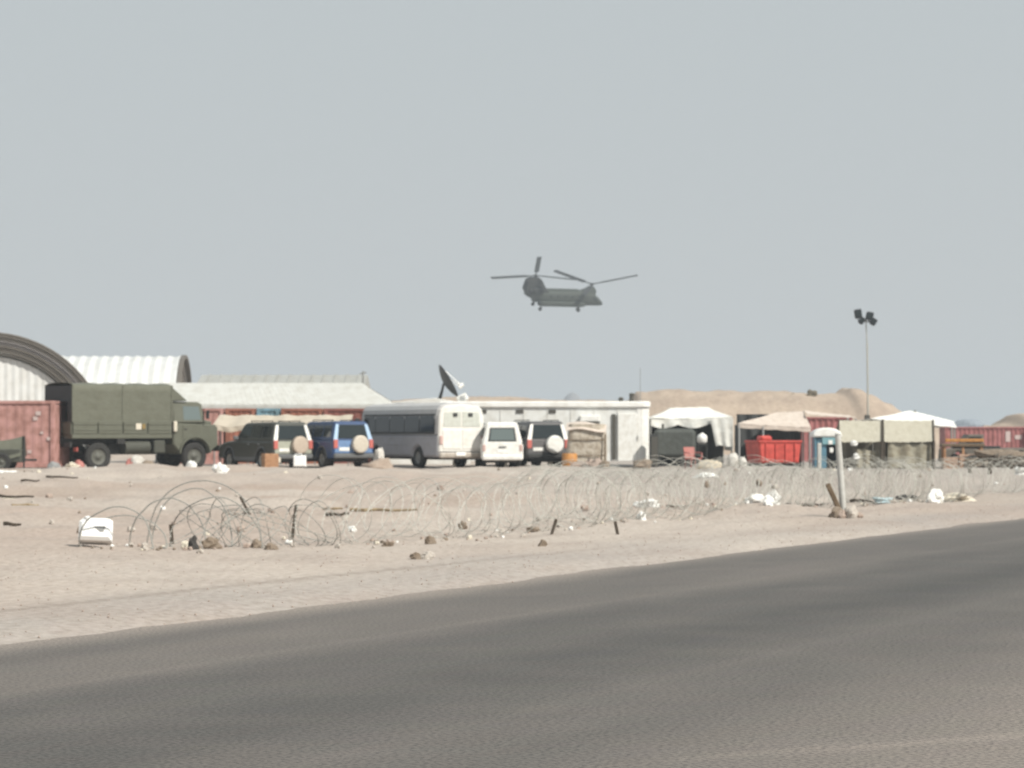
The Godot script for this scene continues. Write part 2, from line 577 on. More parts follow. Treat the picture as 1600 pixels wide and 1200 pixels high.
func make_suv(label: String, paint: Material, lower: Material, pillar: Material, cover: Material, gate: Material) -> Node3D:
	var t := thing("parked_car", label, "car", Vector3.ZERO, 0.0, "cars parked in the row behind the wire")
	var p := PackedVector2Array([Vector2(-2.30, 0.42), Vector2(-2.33, 0.62), Vector2(-2.31, 1.12), Vector2(0.98, 1.14), Vector2(1.6, 1.10), Vector2(2.14, 1.0), Vector2(2.28, 0.85), Vector2(2.30, 0.45)])
	arch(p, 1.42, 0.42, 0.45)
	arch(p, -1.33, 0.42, 0.45)
	p.reverse()
	var st := start()
	slab(st, p, -0.89, 0.89, Transform3D.IDENTITY, 0.06)
	obj("body", st, paint, t)
	# sill and arch trim in the second colour
	st = start()
	for sg in [-1.0, 1.0]:
		box(st, Vector3(0.04, 0.42, sg * 0.885), Vector3(1.75, 0.16, 0.06), 0.015)
		for ax in [1.42, -1.33]:
			var pts := PackedVector3Array()
			for i in 10:
				var a := PI * i / 9.0
				pts.append(Vector3(ax + cos(a) * 0.47, 0.42 + sin(a) * 0.47, sg * 0.89))
			pipe(st, pts, 0.035)
	obj("side_trim", st, lower, t)
	var w := func(q: Vector2) -> float: return lerpf(0.86, 0.70, clampf((q.y - 1.1) / 0.72, 0.0, 1.0))
	st = start()
	var wn := func(q: Vector2) -> float: return -w.call(q)
	slab(st, PackedVector2Array([Vector2(-2.29, 1.10), Vector2(1.02, 1.10), Vector2(0.42, 1.78), Vector2(0.2, 1.84), Vector2(-1.95, 1.86), Vector2(-2.12, 1.80)]), wn, w, Transform3D.IDENTITY, 0.05)
	obj("cabin", st, paint, t)
	for sg in [-1.0, 1.0]:
		pane_on_side(t, "window", [Vector2(-2.02, 1.2), Vector2(-1.32, 1.2), Vector2(-1.32, 1.7), Vector2(-1.92, 1.7)], w, sg, M.car_glass)
		pane_on_side(t, "window", [Vector2(-1.24, 1.2), Vector2(-0.42, 1.2), Vector2(-0.42, 1.7), Vector2(-1.24, 1.7)], w, sg, M.car_glass)
		pane_on_side(t, "window", [Vector2(-0.34, 1.2), Vector2(0.78, 1.2), Vector2(0.38, 1.7), Vector2(-0.34, 1.7)], w, sg, M.car_glass)
		st = start()
		box(st, Vector3(0.62, 1.24, sg * 0.98), Vector3(0.1, 0.16, 0.22), 0.03)
		obj("mirror", st, lower, t)
		for hx in [-0.3, -1.15]:
			st = start()
			box(st, Vector3(hx, 1.0, sg * 0.905), Vector3(0.2, 0.035, 0.03), 0.01)
			obj("door_handle", st, M.chrome, t)
		# rear pillar, tail lamp and its pale corner
		st = start()
		slab(st, PackedVector2Array([Vector2(-0.84, 0), Vector2(-0.66, 0), Vector2(-0.55, 0.62), Vector2(-0.68, 0.62)]) if sg < 0 else PackedVector2Array([Vector2(0.66, 0), Vector2(0.84, 0), Vector2(0.68, 0.62), Vector2(0.55, 0.62)]), -0.02, 0.012, Transform3D(Basis(Vector3(0, 0, 1), Vector3(0.22, 0.97, 0).normalized(), Vector3(-0.97, 0.22, 0).normalized()), Vector3(-2.29, 1.14, 0)), 0.01)
		obj("rear_pillar", st, pillar, t)
		st = start()
		box(st, Vector3(-2.325, 0.98, sg * 0.76), Vector3(0.07, 0.34, 0.18), 0.02)
		obj("tail_lamp", st, M.lamp_red, t)
		st = start()
		box(st, Vector3(2.26, 0.84, sg * 0.66), Vector3(0.1, 0.2, 0.34), 0.03)
		obj("headlight", st, M.lens, t)
	pane_on_end(t, "rear_window", Vector2(-2.285, 1.2), Vector2(-2.14, 1.72), 0.64, 0.54, M.car_glass)
	pane_on_end(t, "tailgate", Vector2(-2.322, 0.64), Vector2(-2.312, 1.11), 0.80, 0.80, gate, 0.014, 0.01)
	pane_on_end(t, "windscreen", Vector2(0.96, 1.17), Vector2(0.45, 1.75), 0.76, 0.62, M.car_glass)
	st = start()
	box(st, Vector3(-2.36, 0.52, 0), Vector3(0.16, 0.2, 1.74), 0.05)
	obj("rear_bumper", st, lower, t)
	st = start()
	box(st, Vector3(2.34, 0.55, 0), Vector3(0.16, 0.24, 1.74), 0.05)
	obj("front_bumper", st, lower, t)
	st = start()
	box(st, Vector3(2.29, 0.84, 0), Vector3(0.06, 0.18, 0.9), 0.02)
	obj("grille", st, M.dark_trim, t)
	st = start()
	lathe(st, [Vector2(0, 0.118), Vector2(0.15, 0.118), Vector2(0.27, 0.115), Vector2(0.305, 0.11), Vector2(0.325, 0.10), Vector2(0.342, 0.075), Vector2(0.345, 0.05), Vector2(0.345, -0.09), Vector2(0.30, -0.12)], Transform3D(Basis(Vector3.BACK, PI / 2), Vector3(-2.46, 0.97, 0.22)), 24)
	obj("spare_wheel_cover", st, cover, t)
	st = start()
	box(st, Vector3(-2.342, 0.78, -0.40), Vector3(0.02, 0.13, 0.44), 0.004)
	obj("number_plate", st, M.white_paint, t)
	st = start()
	for sg in [-1.0, 1.0]:
		rod(st, Vector3(-1.8, 1.9, sg * 0.6), Vector3(0.05, 1.9, sg * 0.6), 0.018)
		for xx in [-1.75, -0.9, 0.0]:
			rod(st, Vector3(xx, 1.84, sg * 0.6), Vector3(xx, 1.9, sg * 0.6), 0.015)
	obj("roof_rack", st, M.dark_trim, t)
	st = start()
	box(st, Vector3(0, 0.36, 0), Vector3(4.2, 0.16, 1.3), 0.03)
	rod(st, Vector3(-1.33, 0.38, -0.7), Vector3(-1.33, 0.38, 0.7), 0.06)
	rod(st, Vector3(1.42, 0.38, -0.7), Vector3(1.42, 0.38, 0.7), 0.06)
	obj("chassis", st, M.dark_trim, t)
	for xx in [1.42, -1.33]:
		for sg in [-1.0, 1.0]:
			wheel(t, xx, 0.38, sg * 0.76, 0.38, 0.24, M.alloy)
	return t

func make_van() -> Node3D:
	var t := thing("delivery_van", "plain white van seen from behind, parked right of the minibus", "van")
	var p := PackedVector2Array([Vector2(-2.25, 0.38), Vector2(-2.28, 0.6), Vector2(-2.26, 1.05), Vector2(1.7, 1.05), Vector2(2.15, 0.9), Vector2(2.22, 0.4)])
	arch(p, 1.4, 0.38, 0.4)
	arch(p, -1.3, 0.38, 0.4)
	p.reverse()
	var st := start()
	slab(st, p, -0.85, 0.85, Transform3D.IDENTITY, 0.07)
	obj("body", st, M.white_paint, t)
	var w := func(q: Vector2) -> float: return lerpf(0.82, 0.63, clampf((q.y - 1.0) / 0.88, 0.0, 1.0))
	var wn := func(q: Vector2) -> float: return -w.call(q)
	st = start()
	slab(st, PackedVector2Array([Vector2(-2.25, 1.03), Vector2(1.72, 1.03), Vector2(0.95, 1.8), Vector2(0.7, 1.88), Vector2(-2.0, 1.9), Vector2(-2.14, 1.82)]), wn, w, Transform3D.IDENTITY, 0.06)
	obj("cabin", st, M.white_paint, t)
	for sg in [-1.0, 1.0]:
		for q in [[-2.0, -1.0], [-0.9, 0.1], [0.2, 1.2]]:
			pane_on_side(t, "window", [Vector2(q[0], 1.15), Vector2(q[1], 1.15), Vector2(q[1] - (0.45 if q[1] > 1.0 else 0.0), 1.66), Vector2(q[0], 1.66)], w, sg, M.car_glass)
		st = start()
		box(st, Vector3(1.35, 1.2, sg * 0.95), Vector3(0.1, 0.2, 0.2), 0.03)
		obj("mirror", st, M.dark_trim, t)
		st = start()
		box(st, Vector3(-2.27, 0.86, sg * 0.75), Vector3(0.05, 0.26, 0.13), 0.02)
		obj("tail_lamp", st, M.lamp_dull, t)
		st = start()
		box(st, Vector3(2.17, 0.72, sg * 0.6), Vector3(0.1, 0.2, 0.34), 0.03)
		obj("headlight", st, M.lens, t)
	pane_on_end(t, "window_frame", Vector2(-2.235, 1.12), Vector2(-2.16, 1.68), 0.58, 0.50, M.dark_trim, 0.008)
	pane_on_end(t, "rear_window", Vector2(-2.236, 1.17), Vector2(-2.164, 1.63), 0.50, 0.44, M.pale_glass, 0.016)
	pane_on_end(t, "windscreen", Vector2(1.63, 1.12), Vector2(1.02, 1.74), 0.72, 0.58, M.car_glass)
	st = start()
	box(st, Vector3(-2.3, 0.47, 0), Vector3(0.14, 0.22, 1.66), 0.05)
	obj("rear_bumper", st, M.white_paint, t)
	st = start()
	box(st, Vector3(2.25, 0.47, 0), Vector3(0.14, 0.22, 1.66), 0.05)
	obj("front_bumper", st, M.white_paint, t)
	st = start()
	box(st, Vector3(-2.285, 0.72, 0.0), Vector3(0.02, 0.12, 0.42), 0.004)
	obj("number_plate", st, M.plate, t)
	st = start()
	box(st, Vector3(-2.29, 0.9, 0.0), Vector3(0.04, 0.04, 0.3), 0.01)
	obj("door_handle", st, M.dark_trim, t)
	st = start()
	box(st, Vector3(0, 0.33, 0), Vector3(4.1, 0.14, 1.2), 0.03)
	obj("chassis", st, M.dark_trim, t)
	for xx in [1.4, -1.3]:
		for sg in [-1.0, 1.0]:
			wheel(t, xx, 0.33, sg * 0.71, 0.33, 0.22, M.alloy)
	return t

func make_bus() -> Node3D:
	var t := thing("minibus", "dusty minibus with a white back and side shade painted grey under a dark window band", "minibus")
	var p := PackedVector2Array([Vector2(-3.45, 0.42), Vector2(-3.5, 0.7), Vector2(-3.5, 1.36), Vector2(3.35, 1.36), Vector2(3.5, 1.1), Vector2(3.5, 0.42)])
	arch(p, 2.0, 0.42, 0.46)
	arch(p, -1.75, 0.42, 0.46)
	p.reverse()
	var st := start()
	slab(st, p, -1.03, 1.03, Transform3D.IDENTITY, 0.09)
	obj("lower_body", st, M.bus_shade_grey, t)  # shade on the white side is put into this grey paint
	st = start()
	var cs := PackedVector2Array([Vector2(-1.03, 1.34), Vector2(1.03, 1.34), Vector2(1.01, 2.1), Vector2(0.96, 2.36), Vector2(0.84, 2.52), Vector2(0.55, 2.62), Vector2(0, 2.66), Vector2(-0.55, 2.62), Vector2(-0.84, 2.52), Vector2(-0.96, 2.36), Vector2(-1.01, 2.1)])
	var xf := Transform3D(Basis(Vector3(0, 0, 1), Vector3.UP, Vector3(-1, 0, 0)), Vector3.ZERO)
	slab(st, cs, -3.3, 3.44, xf, 0.10)
	obj("upper_body", st, M.bus_roof, t)
	# the back: white skin over both halves, with two doors
	st = start()
	slab(st, PackedVector2Array([Vector2(-0.98, 0.62), Vector2(0.98, 0.62), Vector2(1.0, 1.34), Vector2(0.97, 2.1), Vector2(0.9, 2.36), Vector2(0.72, 2.5), Vector2(0, 2.57), Vector2(-0.72, 2.5), Vector2(-0.9, 2.36), Vector2(-0.97, 2.1), Vector2(-1.0, 1.34)]), 3.40, 3.52, xf, 0.05)
	obj("back_panel", st, M.bus_white, t)
	for sg in [-1.0, 1.0]:
		st = start()
		slab(st, PackedVector2Array([Vector2(sg * 0.025, 0.75), Vector2(sg * 0.84, 0.75), Vector2(sg * 0.84, 1.55), Vector2(sg * 0.025, 1.55)]), 3.48, 3.545, xf, 0.02)
		obj("rear_door", st, M.bus_white, t)
		st = start()
		slab(st, PackedVector2Array([Vector2(sg * 0.03, 1.66), Vector2(sg * 0.80, 1.66), Vector2(sg * 0.76, 2.24), Vector2(sg * 0.03, 2.27)]), 3.48, 3.535, xf, 0.01)
		obj("rear_window", st, M.reflection_pane, t)  # reflected sky is put into the pane's pale colour
		st = start()
		box(st, Vector3(-3.54, 2.14, sg * 0.33 + 0.04), Vector3(0.05, 0.16, 0.2), 0.02)
		obj("vent", st, M.dark_trim, t)
		st = start()
		box(st, Vector3(-3.53, 1.12, sg * 0.89), Vector3(0.07, 0.36, 0.14), 0.02)
		obj("tail_lamp", st, M.lamp_dull, t)
		st = start()
		box(st, Vector3(3.5, 0.86, sg * 0.78), Vector3(0.08, 0.24, 0.36), 0.03)
		obj("headlight", st, M.lens, t)
		st = start()
		box(st, Vector3(3.2, 1.85, sg * 1.22), Vector3(0.08, 0.36, 0.2), 0.03)
		obj("mirror", st, M.dark_trim, t)
		var xs := [-3.2, -1.95, -0.65, 0.65, 1.95, 3.0]
		var wf := func(q: Vector2) -> float: return lerpf(1.03, 1.0, clampf((q.y - 1.34) / 0.76, 0.0, 1.0))
		pane_on_side(t, "window_band", [Vector2(-3.26, 1.36), Vector2(3.1, 1.36), Vector2(3.0, 2.18), Vector2(-3.26, 2.18)], wf, sg, M.dark_trim, 0.006)
		for i in 5:
			pane_on_side(t, "window", [Vector2(xs[i] + 0.03, 1.45), Vector2(xs[i + 1] - 0.03, 1.45), Vector2(xs[i + 1] - 0.03, 2.1), Vector2(xs[i] + 0.03, 2.1)], wf, sg, M.bus_glass, 0.014)
		# a pressed line along the lower side
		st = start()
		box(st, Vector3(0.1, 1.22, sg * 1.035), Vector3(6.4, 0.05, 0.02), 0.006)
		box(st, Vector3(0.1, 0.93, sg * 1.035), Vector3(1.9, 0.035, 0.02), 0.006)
		obj("side_moulding", st, M.bus_shade_grey, t)
	st = start()
	slab(st, PackedVector2Array([Vector2(-0.9, 1.4), Vector2(0.9, 1.4), Vector2(0.86, 2.3), Vector2(-0.86, 2.3)]), -3.33, -3.2, xf, 0.02)
	obj("windscreen", st, M.bus_glass, t)
	st = start()
	box(st, Vector3(-3.56, 0.5, 0), Vector3(0.16, 0.24, 2.0), 0.06)
	obj("rear_bumper", st, M.bus_dusty, t)
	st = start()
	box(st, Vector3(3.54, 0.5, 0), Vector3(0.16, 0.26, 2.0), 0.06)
	obj("front_bumper", st, M.bus_shade_grey, t)
	st = start()
	box(st, Vector3(-3.65, 0.56, -0.1), Vector3(0.03, 0.16, 0.42), 0.006)
	obj("number_plate", st, M.plate, t)
	st = start()
	box(st, Vector3(0, 0.42, 0), Vector3(6.6, 0.2, 1.5), 0.03)
	obj("chassis", st, M.dark_trim, t)
	for xx in [2.0, -1.75]:
		for sg in [-1.0, 1.0]:
			wheel(t, xx, 0.4, sg * 0.88, 0.4, 0.24, M.dull_steel)
	return t

func make_truck() -> Node3D:
	# origin: the ground under the right rear corner; x forwards, z to the right of the truck
	var t := thing("army_truck", "olive army lorry with a canvas-covered load bed and a bonneted cab", "truck")
	var st := start()
	box(st, Vector3(2.2, 1.34, -1.2), Vector3(4.4, 0.2, 2.38), 0.02)
	obj("load_bed", st, M.olive, t)
	for i in 4:
		st = start()
		box(st, Vector3(0.56 + i * 1.095, 1.68, -0.015), Vector3(1.06, 0.5, 0.06), 0.015)
		box(st, Vector3(0.56 + i * 1.095, 1.58, 0.02), Vector3(1.0, 0.05, 0.03), 0.01)
		box(st, Vector3(0.56 + i * 1.095, 1.80, 0.02), Vector3(1.0, 0.05, 0.03), 0.01)
		obj("side_board", st, M.olive, t)
		st = start()
		box(st, Vector3(0.56 + i * 1.095, 1.68, -2.385), Vector3(1.06, 0.5, 0.06), 0.015)
		obj("side_board", st, M.olive, t)
	st = start()
	box(st, Vector3(0.0, 1.66, -1.2), Vector3(0.07, 0.48, 2.28), 0.015)
	obj("tailgate", st, M.olive, t)
	# canvas tilt: hooped, slack between its hoops, dark inside the open back
	st = start()
	var f := func(u: float, v: float) -> Vector3:
		var x := lerpf(0.02, 4.38, u)
		var a := v * 2.0 - 1.0
		var z := 1.2 * clampf(a * 1.75, -1.0, 1.0)
		var y := 3.44 - 0.10 * pow(absf(clampf(a * 1.75, -1.0, 1.0)), 3.0)
		if absf(a) > 0.571:
			y = lerpf(3.34, 1.86, (absf(a) - 0.571) / 0.429)
		var sag: float = absf(sin(u * PI * 4.0))
		y -= 0.035 * sag * (1.0 if absf(a) < 0.571 else 0.3)
		z -= signf(z) * 0.03 * sag * (1.0 if absf(a) > 0.571 else 0.0)
		return Vector3(x, y, z * 1.0 - 1.2)
	sheet(st, f, 40, 28, 0.012, Vector3(0, 1, 0.02))
	obj("canvas_cover", st, M.canvas_olive, t)
	for i in 3:
		st = start()
		var x := 0.02 + 4.36 * (i / 2.0)
		slab(st, PackedVector2Array([Vector2(x - 0.035, 1.9), Vector2(x + 0.035, 1.9), Vector2(x + 0.035, 3.33), Vector2(x - 0.035, 3.33)]), -0.04, 0.022)
		obj("canvas_seam", st, M.canvas_olive, t)
	st = start()
	box(st, Vector3(4.37, 2.6, -1.2), Vector3(0.03, 1.45, 2.28))
	obj("canvas_front", st, M.canvas_olive, t)
	st = start()
	slab(st, PackedVector2Array([Vector2(4.40, 3.28), Vector2(4.46, 3.28), Vector2(5.15, 2.74), Vector2(4.40, 2.74)]), -2.3, -0.1, Transform3D.IDENTITY, 0.03)
	obj("canvas_wedge", st, M.canvas_olive, t)
	st = start()
	box(st, Vector3(4.56, 1.72, -0.06), Vector3(0.16, 0.42, 0.12), 0.03)
	obj("pale_block", st, M.cream, t)  # made-up pale block where the cab's rear edge shows bright
	# rear flap strips, the shade on the lorry's back put into their dark canvas
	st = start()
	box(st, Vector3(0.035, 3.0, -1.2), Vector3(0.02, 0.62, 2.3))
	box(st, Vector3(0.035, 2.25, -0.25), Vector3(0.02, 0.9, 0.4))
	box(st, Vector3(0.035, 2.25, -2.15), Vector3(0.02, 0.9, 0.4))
	obj("rear_flap", st, M.canvas_shade, t)
	st = start()
	box(st, Vector3(3.15, 1.14, -1.2), Vector3(6.6, 0.28, 1.1), 0.02)
	box(st, Vector3(2.9, 0.86, -1.2), Vector3(2.2, 0.5, 1.3), 0.05)  # dark block added to fill the underside with shade
	rod(st, Vector3(1.2, 0.52, -2.2), Vector3(1.2, 0.52, -0.2), 0.1)
	rod(st, Vector3(5.48, 0.52, -2.2), Vector3(5.48, 0.52, -0.2), 0.09)
	box(st, Vector3(0.0, 1.0, -1.2), Vector3(0.1, 0.2, 2.2), 0.02)
	obj("chassis", st, M.dark_trim, t)
	st = start()
	rod(st, Vector3(2.35, 0.9, -0.28), Vector3(3.45, 0.9, -0.28), 0.27, -1.0, 16)
	obj("fuel_tank", st, M.olive_dark, t)
	st = start()
	box(st, Vector3(3.85, 0.92, -0.22), Vector3(0.5, 0.5, 0.4), 0.03)
	obj("tool_box", st, M.olive_dark, t)
	st = start()
	box(st, Vector3(2.15, 1.18, -0.06), Vector3(0.34, 0.3, 0.05), 0.01)
	obj("mud_flap", st, M.rubber, t)
	# cab and bonnet
	st = start()
	var cw := func(q: Vector2) -> float: return lerpf(1.1, 0.98, clampf((q.y - 1.85) / 0.8, 0.0, 1.0))
	var c0 := func(q: Vector2) -> float: return -1.2 - cw.call(q)
	var c1 := func(q: Vector2) -> float: return -1.2 + cw.call(q)
	var p := PackedVector2Array([Vector2(4.5, 1.0), Vector2(4.5, 1.86), Vector2(6.42, 1.80), Vector2(6.54, 1.68), Vector2(6.56, 0.95)])
	arch(p, 5.48, 0.62, 0.62)
	p.reverse()
	slab(st, p, -2.3, -0.1, Transform3D.IDENTITY, 0.05)
	obj("cab_body", st, M.olive, t)
	st = start()
	slab(st, PackedVector2Array([Vector2(4.5, 1.85), Vector2(5.98, 1.85), Vector2(5.86, 2.62), Vector2(5.7, 2.7), Vector2(4.62, 2.72), Vector2(4.5, 2.66)]), c0, c1, Transform3D.IDENTITY, 0.05)
	obj("cab", st, M.olive, t)
	for sg in [-1.0, 1.0]:
		st = start()
		var z0 := func(q: Vector2) -> float: return -1.2 + sg * cw.call(q) + (-0.03 if sg > 0 else -0.01)
		var z1 := func(q: Vector2) -> float: return -1.2 + sg * cw.call(q) + (0.01 if sg > 0 else 0.03)
		slab(st, PackedVector2Array([Vector2(4.98, 1.98), Vector2(5.78, 1.98), Vector2(5.70, 2.52), Vector2(4.98, 2.52)]), z0, z1)
		obj("door_window", st, M.pale_glass, t)
		st = start()
		box(st, Vector3(5.35, 1.5, -1.2 + sg * 1.105), Vector3(0.86, 0.62, 0.03), 0.01)
		var dr := obj("door", st, M.olive, t)
		st = start()
		box(st, Vector3(5.05, 1.62, -1.2 + sg * 1.13), Vector3(0.14, 0.04, 0.03), 0.01)
		obj("handle", st, M.dark_trim, dr)
		st = start()
		box(st, Vector3(5.95, 2.2, -1.2 + sg * 1.3), Vector3(0.06, 0.34, 0.2), 0.02)
		rod(st, Vector3(5.9, 2.3, -1.2 + sg * 1.0), Vector3(5.95, 2.3, -1.2 + sg * 1.25), 0.015, -1.0, 5)
		obj("mirror", st, M.dark_trim, t)
		st = start()
		var pts := PackedVector2Array()
		for i in 13:
			var a := PI * i / 12.0
			pts.append(Vector2(5.48 + cos(a) * 0.72, 0.66 + sin(a) * 0.68))
		for i in 13:
			var a := PI * (12 - i) / 12.0
			pts.append(Vector2(5.48 + cos(a) * 0.66, 0.66 + sin(a) * 0.62))
		slab(st, pts, -1.2 + sg * 1.0 - 0.18, -1.2 + sg * 1.0 + 0.18)
		obj("mudguard", st, M.olive, t)
		st = start()
		lathe(st, [Vector2(0, 0.06), Vector2(0.1, 0.04), Vector2(0.12, -0.05)], Transform3D(Basis(Vector3.BACK, -PI / 2), Vector3(6.58, 1.28, -1.2 + sg * 0.85)), 14)
		obj("headlight", st, M.lens, t)
	st = start()
	slab(st, PackedVector2Array([Vector2(-0.95, 1.9), Vector2(0.95, 1.9), Vector2(0.88, 2.56), Vector2(-0.88, 2.56)]), 0.0, 0.02, Transform3D(Basis(Vector3(0, 0, 1), Vector3(-0.13, 0.99, 0).normalized(), Vector3(0.99, 0.13, 0).normalized()), Vector3(6.21, 0.01, -1.2)))
	obj("windscreen", st, M.car_glass, t)
	st = start()
	slab(st, PackedVector2Array([Vector2(5.95, 1.78), Vector2(6.45, 1.76), Vector2(6.47, 1.92), Vector2(5.98, 2.02)]), -1.95, -0.45, Transform3D.IDENTITY, 0.05)
	obj("bonnet", st, M.olive, t)
	for i in 7:
		st = start()
		box(st, Vector3(6.575, 1.35, -1.62 + i * 0.14), Vector3(0.05, 0.6, 0.05), 0.01)
		obj("grille_bar", st, M.olive_dark, t)
	st = start()
	box(st, Vector3(6.66, 0.85, -1.2), Vector3(0.16, 0.24, 2.3), 0.03)
	obj("front_bumper", st, M.olive_dark, t)
	st = start()
	box(st, Vector3(0.3, 0.82, -0.3), Vector3(0.05, 0.16, 0.3), 0.01)
	obj("tail_lamp", st, M.lamp_red, t)
	# small plates on the side boards
	st = start()
	box(st, Vector3(2.87, 1.72, 0.045), Vector3(0.24, 0.24, 0.015))
	obj("side_marker", st, M.cream, t)
	st = start()
	box(st, Vector3(3.1, 1.72, 0.045), Vector3(0.14, 0.2, 0.015))
	obj("side_marker", st, M.ochre, t)
	for xx in [1.2, 5.48]:
		for z in [-0.24, -2.16]:
			wheel(t, xx, 0.54, z, 0.54, 0.3, M.olive_rim)
	return t

# ---------------------------------------------------------------- the helicopter (x forwards, z to the right)
func make_helicopter() -> Node3D:
	var t := thing("helicopter", "dark grey tandem rotor helicopter banking in the sky above the camp", "helicopter")
	var st := start()
	loft(st, [oval(8.5, 1.12, 0.14, 0.3), oval(8.3, 1.20, 0.32, 0.62), oval(7.8, 1.38, 0.54, 0.92), oval(7.0, 1.68, 0.86, 1.12), oval(6.0, 1.93, 1.11, 1.24), oval(4.6, 2.05, 1.25, 1.27), oval(2, 2.05, 1.27, 1.28), oval(-1, 2.05, 1.27, 1.28), oval(-3.8, 2.08, 1.27, 1.28), oval(-5.2, 2.36, 1.05, 1.2, 4.0), oval(-6.4, 2.66, 0.80, 1.1, 5.0), oval(-7.3, 2.95, 0.6, 1.0, 5.0), oval(-7.5, 3.0, 0.5, 0.95, 5.0)])
	obj("fuselage", st, M.heli, t)
	# ramp under the tail
	st = start()
	box(st, Vector3(-5.75, 1.68, 0), Vector3(3.6, 0.12, 2.1), 0.04, Basis(Vector3.BACK, -0.36))
	obj("rear_ramp", st, M.heli_dark, t)
	for sg in [-1.0, 1.0]:
		st = start()
		var rings := []
		for q in [[-5.4, 0.25, 0.3], [-5.0, 0.42, 0.42], [3.2, 0.44, 0.44], [4.0, 0.36, 0.36], [4.5, 0.14, 0.16]]:
			var r := oval(q[0], 1.22, q[1], q[2], 4.0, 16)
			for i in r.size():
				r[i].z += sg * 1.42
			rings.append(r)
		loft(st, rings)
		obj("sponson", st, M.heli, t)
		st = start()
		lathe(st, [Vector2(0.16, -1.3), Vector2(0.34, -1.1), Vector2(0.44, -0.5), Vector2(0.44, 0.8), Vector2(0.36, 1.1), Vector2(0.2, 1.25), Vector2(0, 1.1)], Transform3D(Basis(Vector3.BACK, -PI / 2), Vector3(-5.6, 3.42, sg * 1.15)), 16)
		var en := obj("engine", st, M.heli_dark, t)
		st = start()
		lathe(st, [Vector2(0.3, -0.25), Vector2(0.26, 0.2), Vector2(0.1, 0.22)], Transform3D(Basis(Vector3.BACK, -PI / 2), Vector3(-7.0, 3.42, sg * 1.15)), 14)
		obj("exhaust", st, M.rubber, en)
		for i in 5:
			st = start()
			lathe(st, [Vector2(0, 0.03), Vector2(0.2, 0.02), Vector2(0.23, -0.03)], Transform3D(Basis(Vector3.RIGHT, sg * PI / 2), Vector3(3.2 - i * 1.5, 2.45, sg * 1.27)), 12)
			obj("porthole", st, M.car_glass, t)
		st = start()
		slab(st, PackedVector2Array([Vector2(5.8, 2.0), Vector2(6.9, 1.7), Vector2(6.7, 2.2), Vector2(5.9, 2.6)]), sg * 1.12 - 0.1, sg * 1.12 + 0.1)
		obj("cockpit_window", st, M.car_glass, t)
		# landing gear
		st = start()
		rod(st, Vector3(2.9, 1.1, sg * 1.55), Vector3(2.9, 0.35, sg * 1.65), 0.09)
		rod(st, Vector3(3.3, 1.0, sg * 1.5), Vector3(2.9, 0.4, sg * 1.65), 0.05)
		obj("gear_leg", st, M.heli_dark, t)
		st = start()
		rod(st, Vector3(-4.3, 1.1, sg * 1.5), Vector3(-4.9, 0.35, sg * 1.65), 0.09)
		obj("gear_leg", st, M.heli_dark, t)
		wheel(t, 2.9, 0.33, sg * 1.48, 0.34, 0.18, M.heli_dark)
		wheel(t, 2.9, 0.33, sg * 1.82, 0.34, 0.18, M.heli_dark)
		wheel(t, -4.9, 0.33, sg * 1.65, 0.34, 0.2, M.heli_dark)
	st = start()
	slab(st, PackedVector2Array([Vector2(-0.95, -0.55), Vector2(0.95, -0.55), Vector2(0.8, 0.45), Vector2(-0.8, 0.45)]), 0.0, 0.14, Transform3D(Basis(Vector3(0, 0, 1), Vector3(-0.75, 0.66, 0).normalized(), Vector3(0.66, 0.75, 0).normalized()), Vector3(7.15, 2.02, 0)), 0.05)
	obj("windscreen", st, M.car_glass, t)
	# pylons
	st = start()
	var aw := func(q: Vector2) -> float: return lerpf(1.12, 0.62, clampf((q.y - 3.0) / 2.3, 0.0, 1.0))
	var awn := func(q: Vector2) -> float: return -aw.call(q)
	slab(st, PackedVector2Array([Vector2(-3.2, 3.1), Vector2(-3.8, 3.6), Vector2(-4.8, 5.1), Vector2(-5.2, 5.36), Vector2(-6.9, 5.36), Vector2(-7.7, 4.9), Vector2(-7.9, 3.3), Vector2(-7.3, 2.5), Vector2(-5.5, 2.4)]), awn, aw, Transform3D.IDENTITY, 0.09)
	obj("rear_pylon", st, M.heli_shade, t)  # darker than the fuselage: shade painted into the pylon's colour
	st = start()
	var fw := func(q: Vector2) -> float: return lerpf(0.85, 0.4, clampf((q.y - 3.0) / 1.0, 0.0, 1.0))
	var fwn := func(q: Vector2) -> float: return -fw.call(q)
	slab(st, PackedVector2Array([Vector2(3.4, 3.1), Vector2(4.6, 3.6), Vector2(5.4, 4.05), Vector2(6.3, 4.05), Vector2(6.75, 3.4), Vector2(6.5, 2.6), Vector2(4.0, 2.8)]), fwn, fw, Transform3D.IDENTITY, 0.12)
	obj("front_pylon", st, M.heli, t)
	st = start()
	box(st, Vector3(-0.2, 3.38, 0), Vector3(7.0, 0.26, 0.62), 0.1)
	obj("drive_tunnel", st, M.heli, t)
	# rotors at rest in the air
	var hubs := [[Vector3(-5.95, 5.3, 0), 62.0], [Vector3(5.85, 4.05, 0), -4.5]]
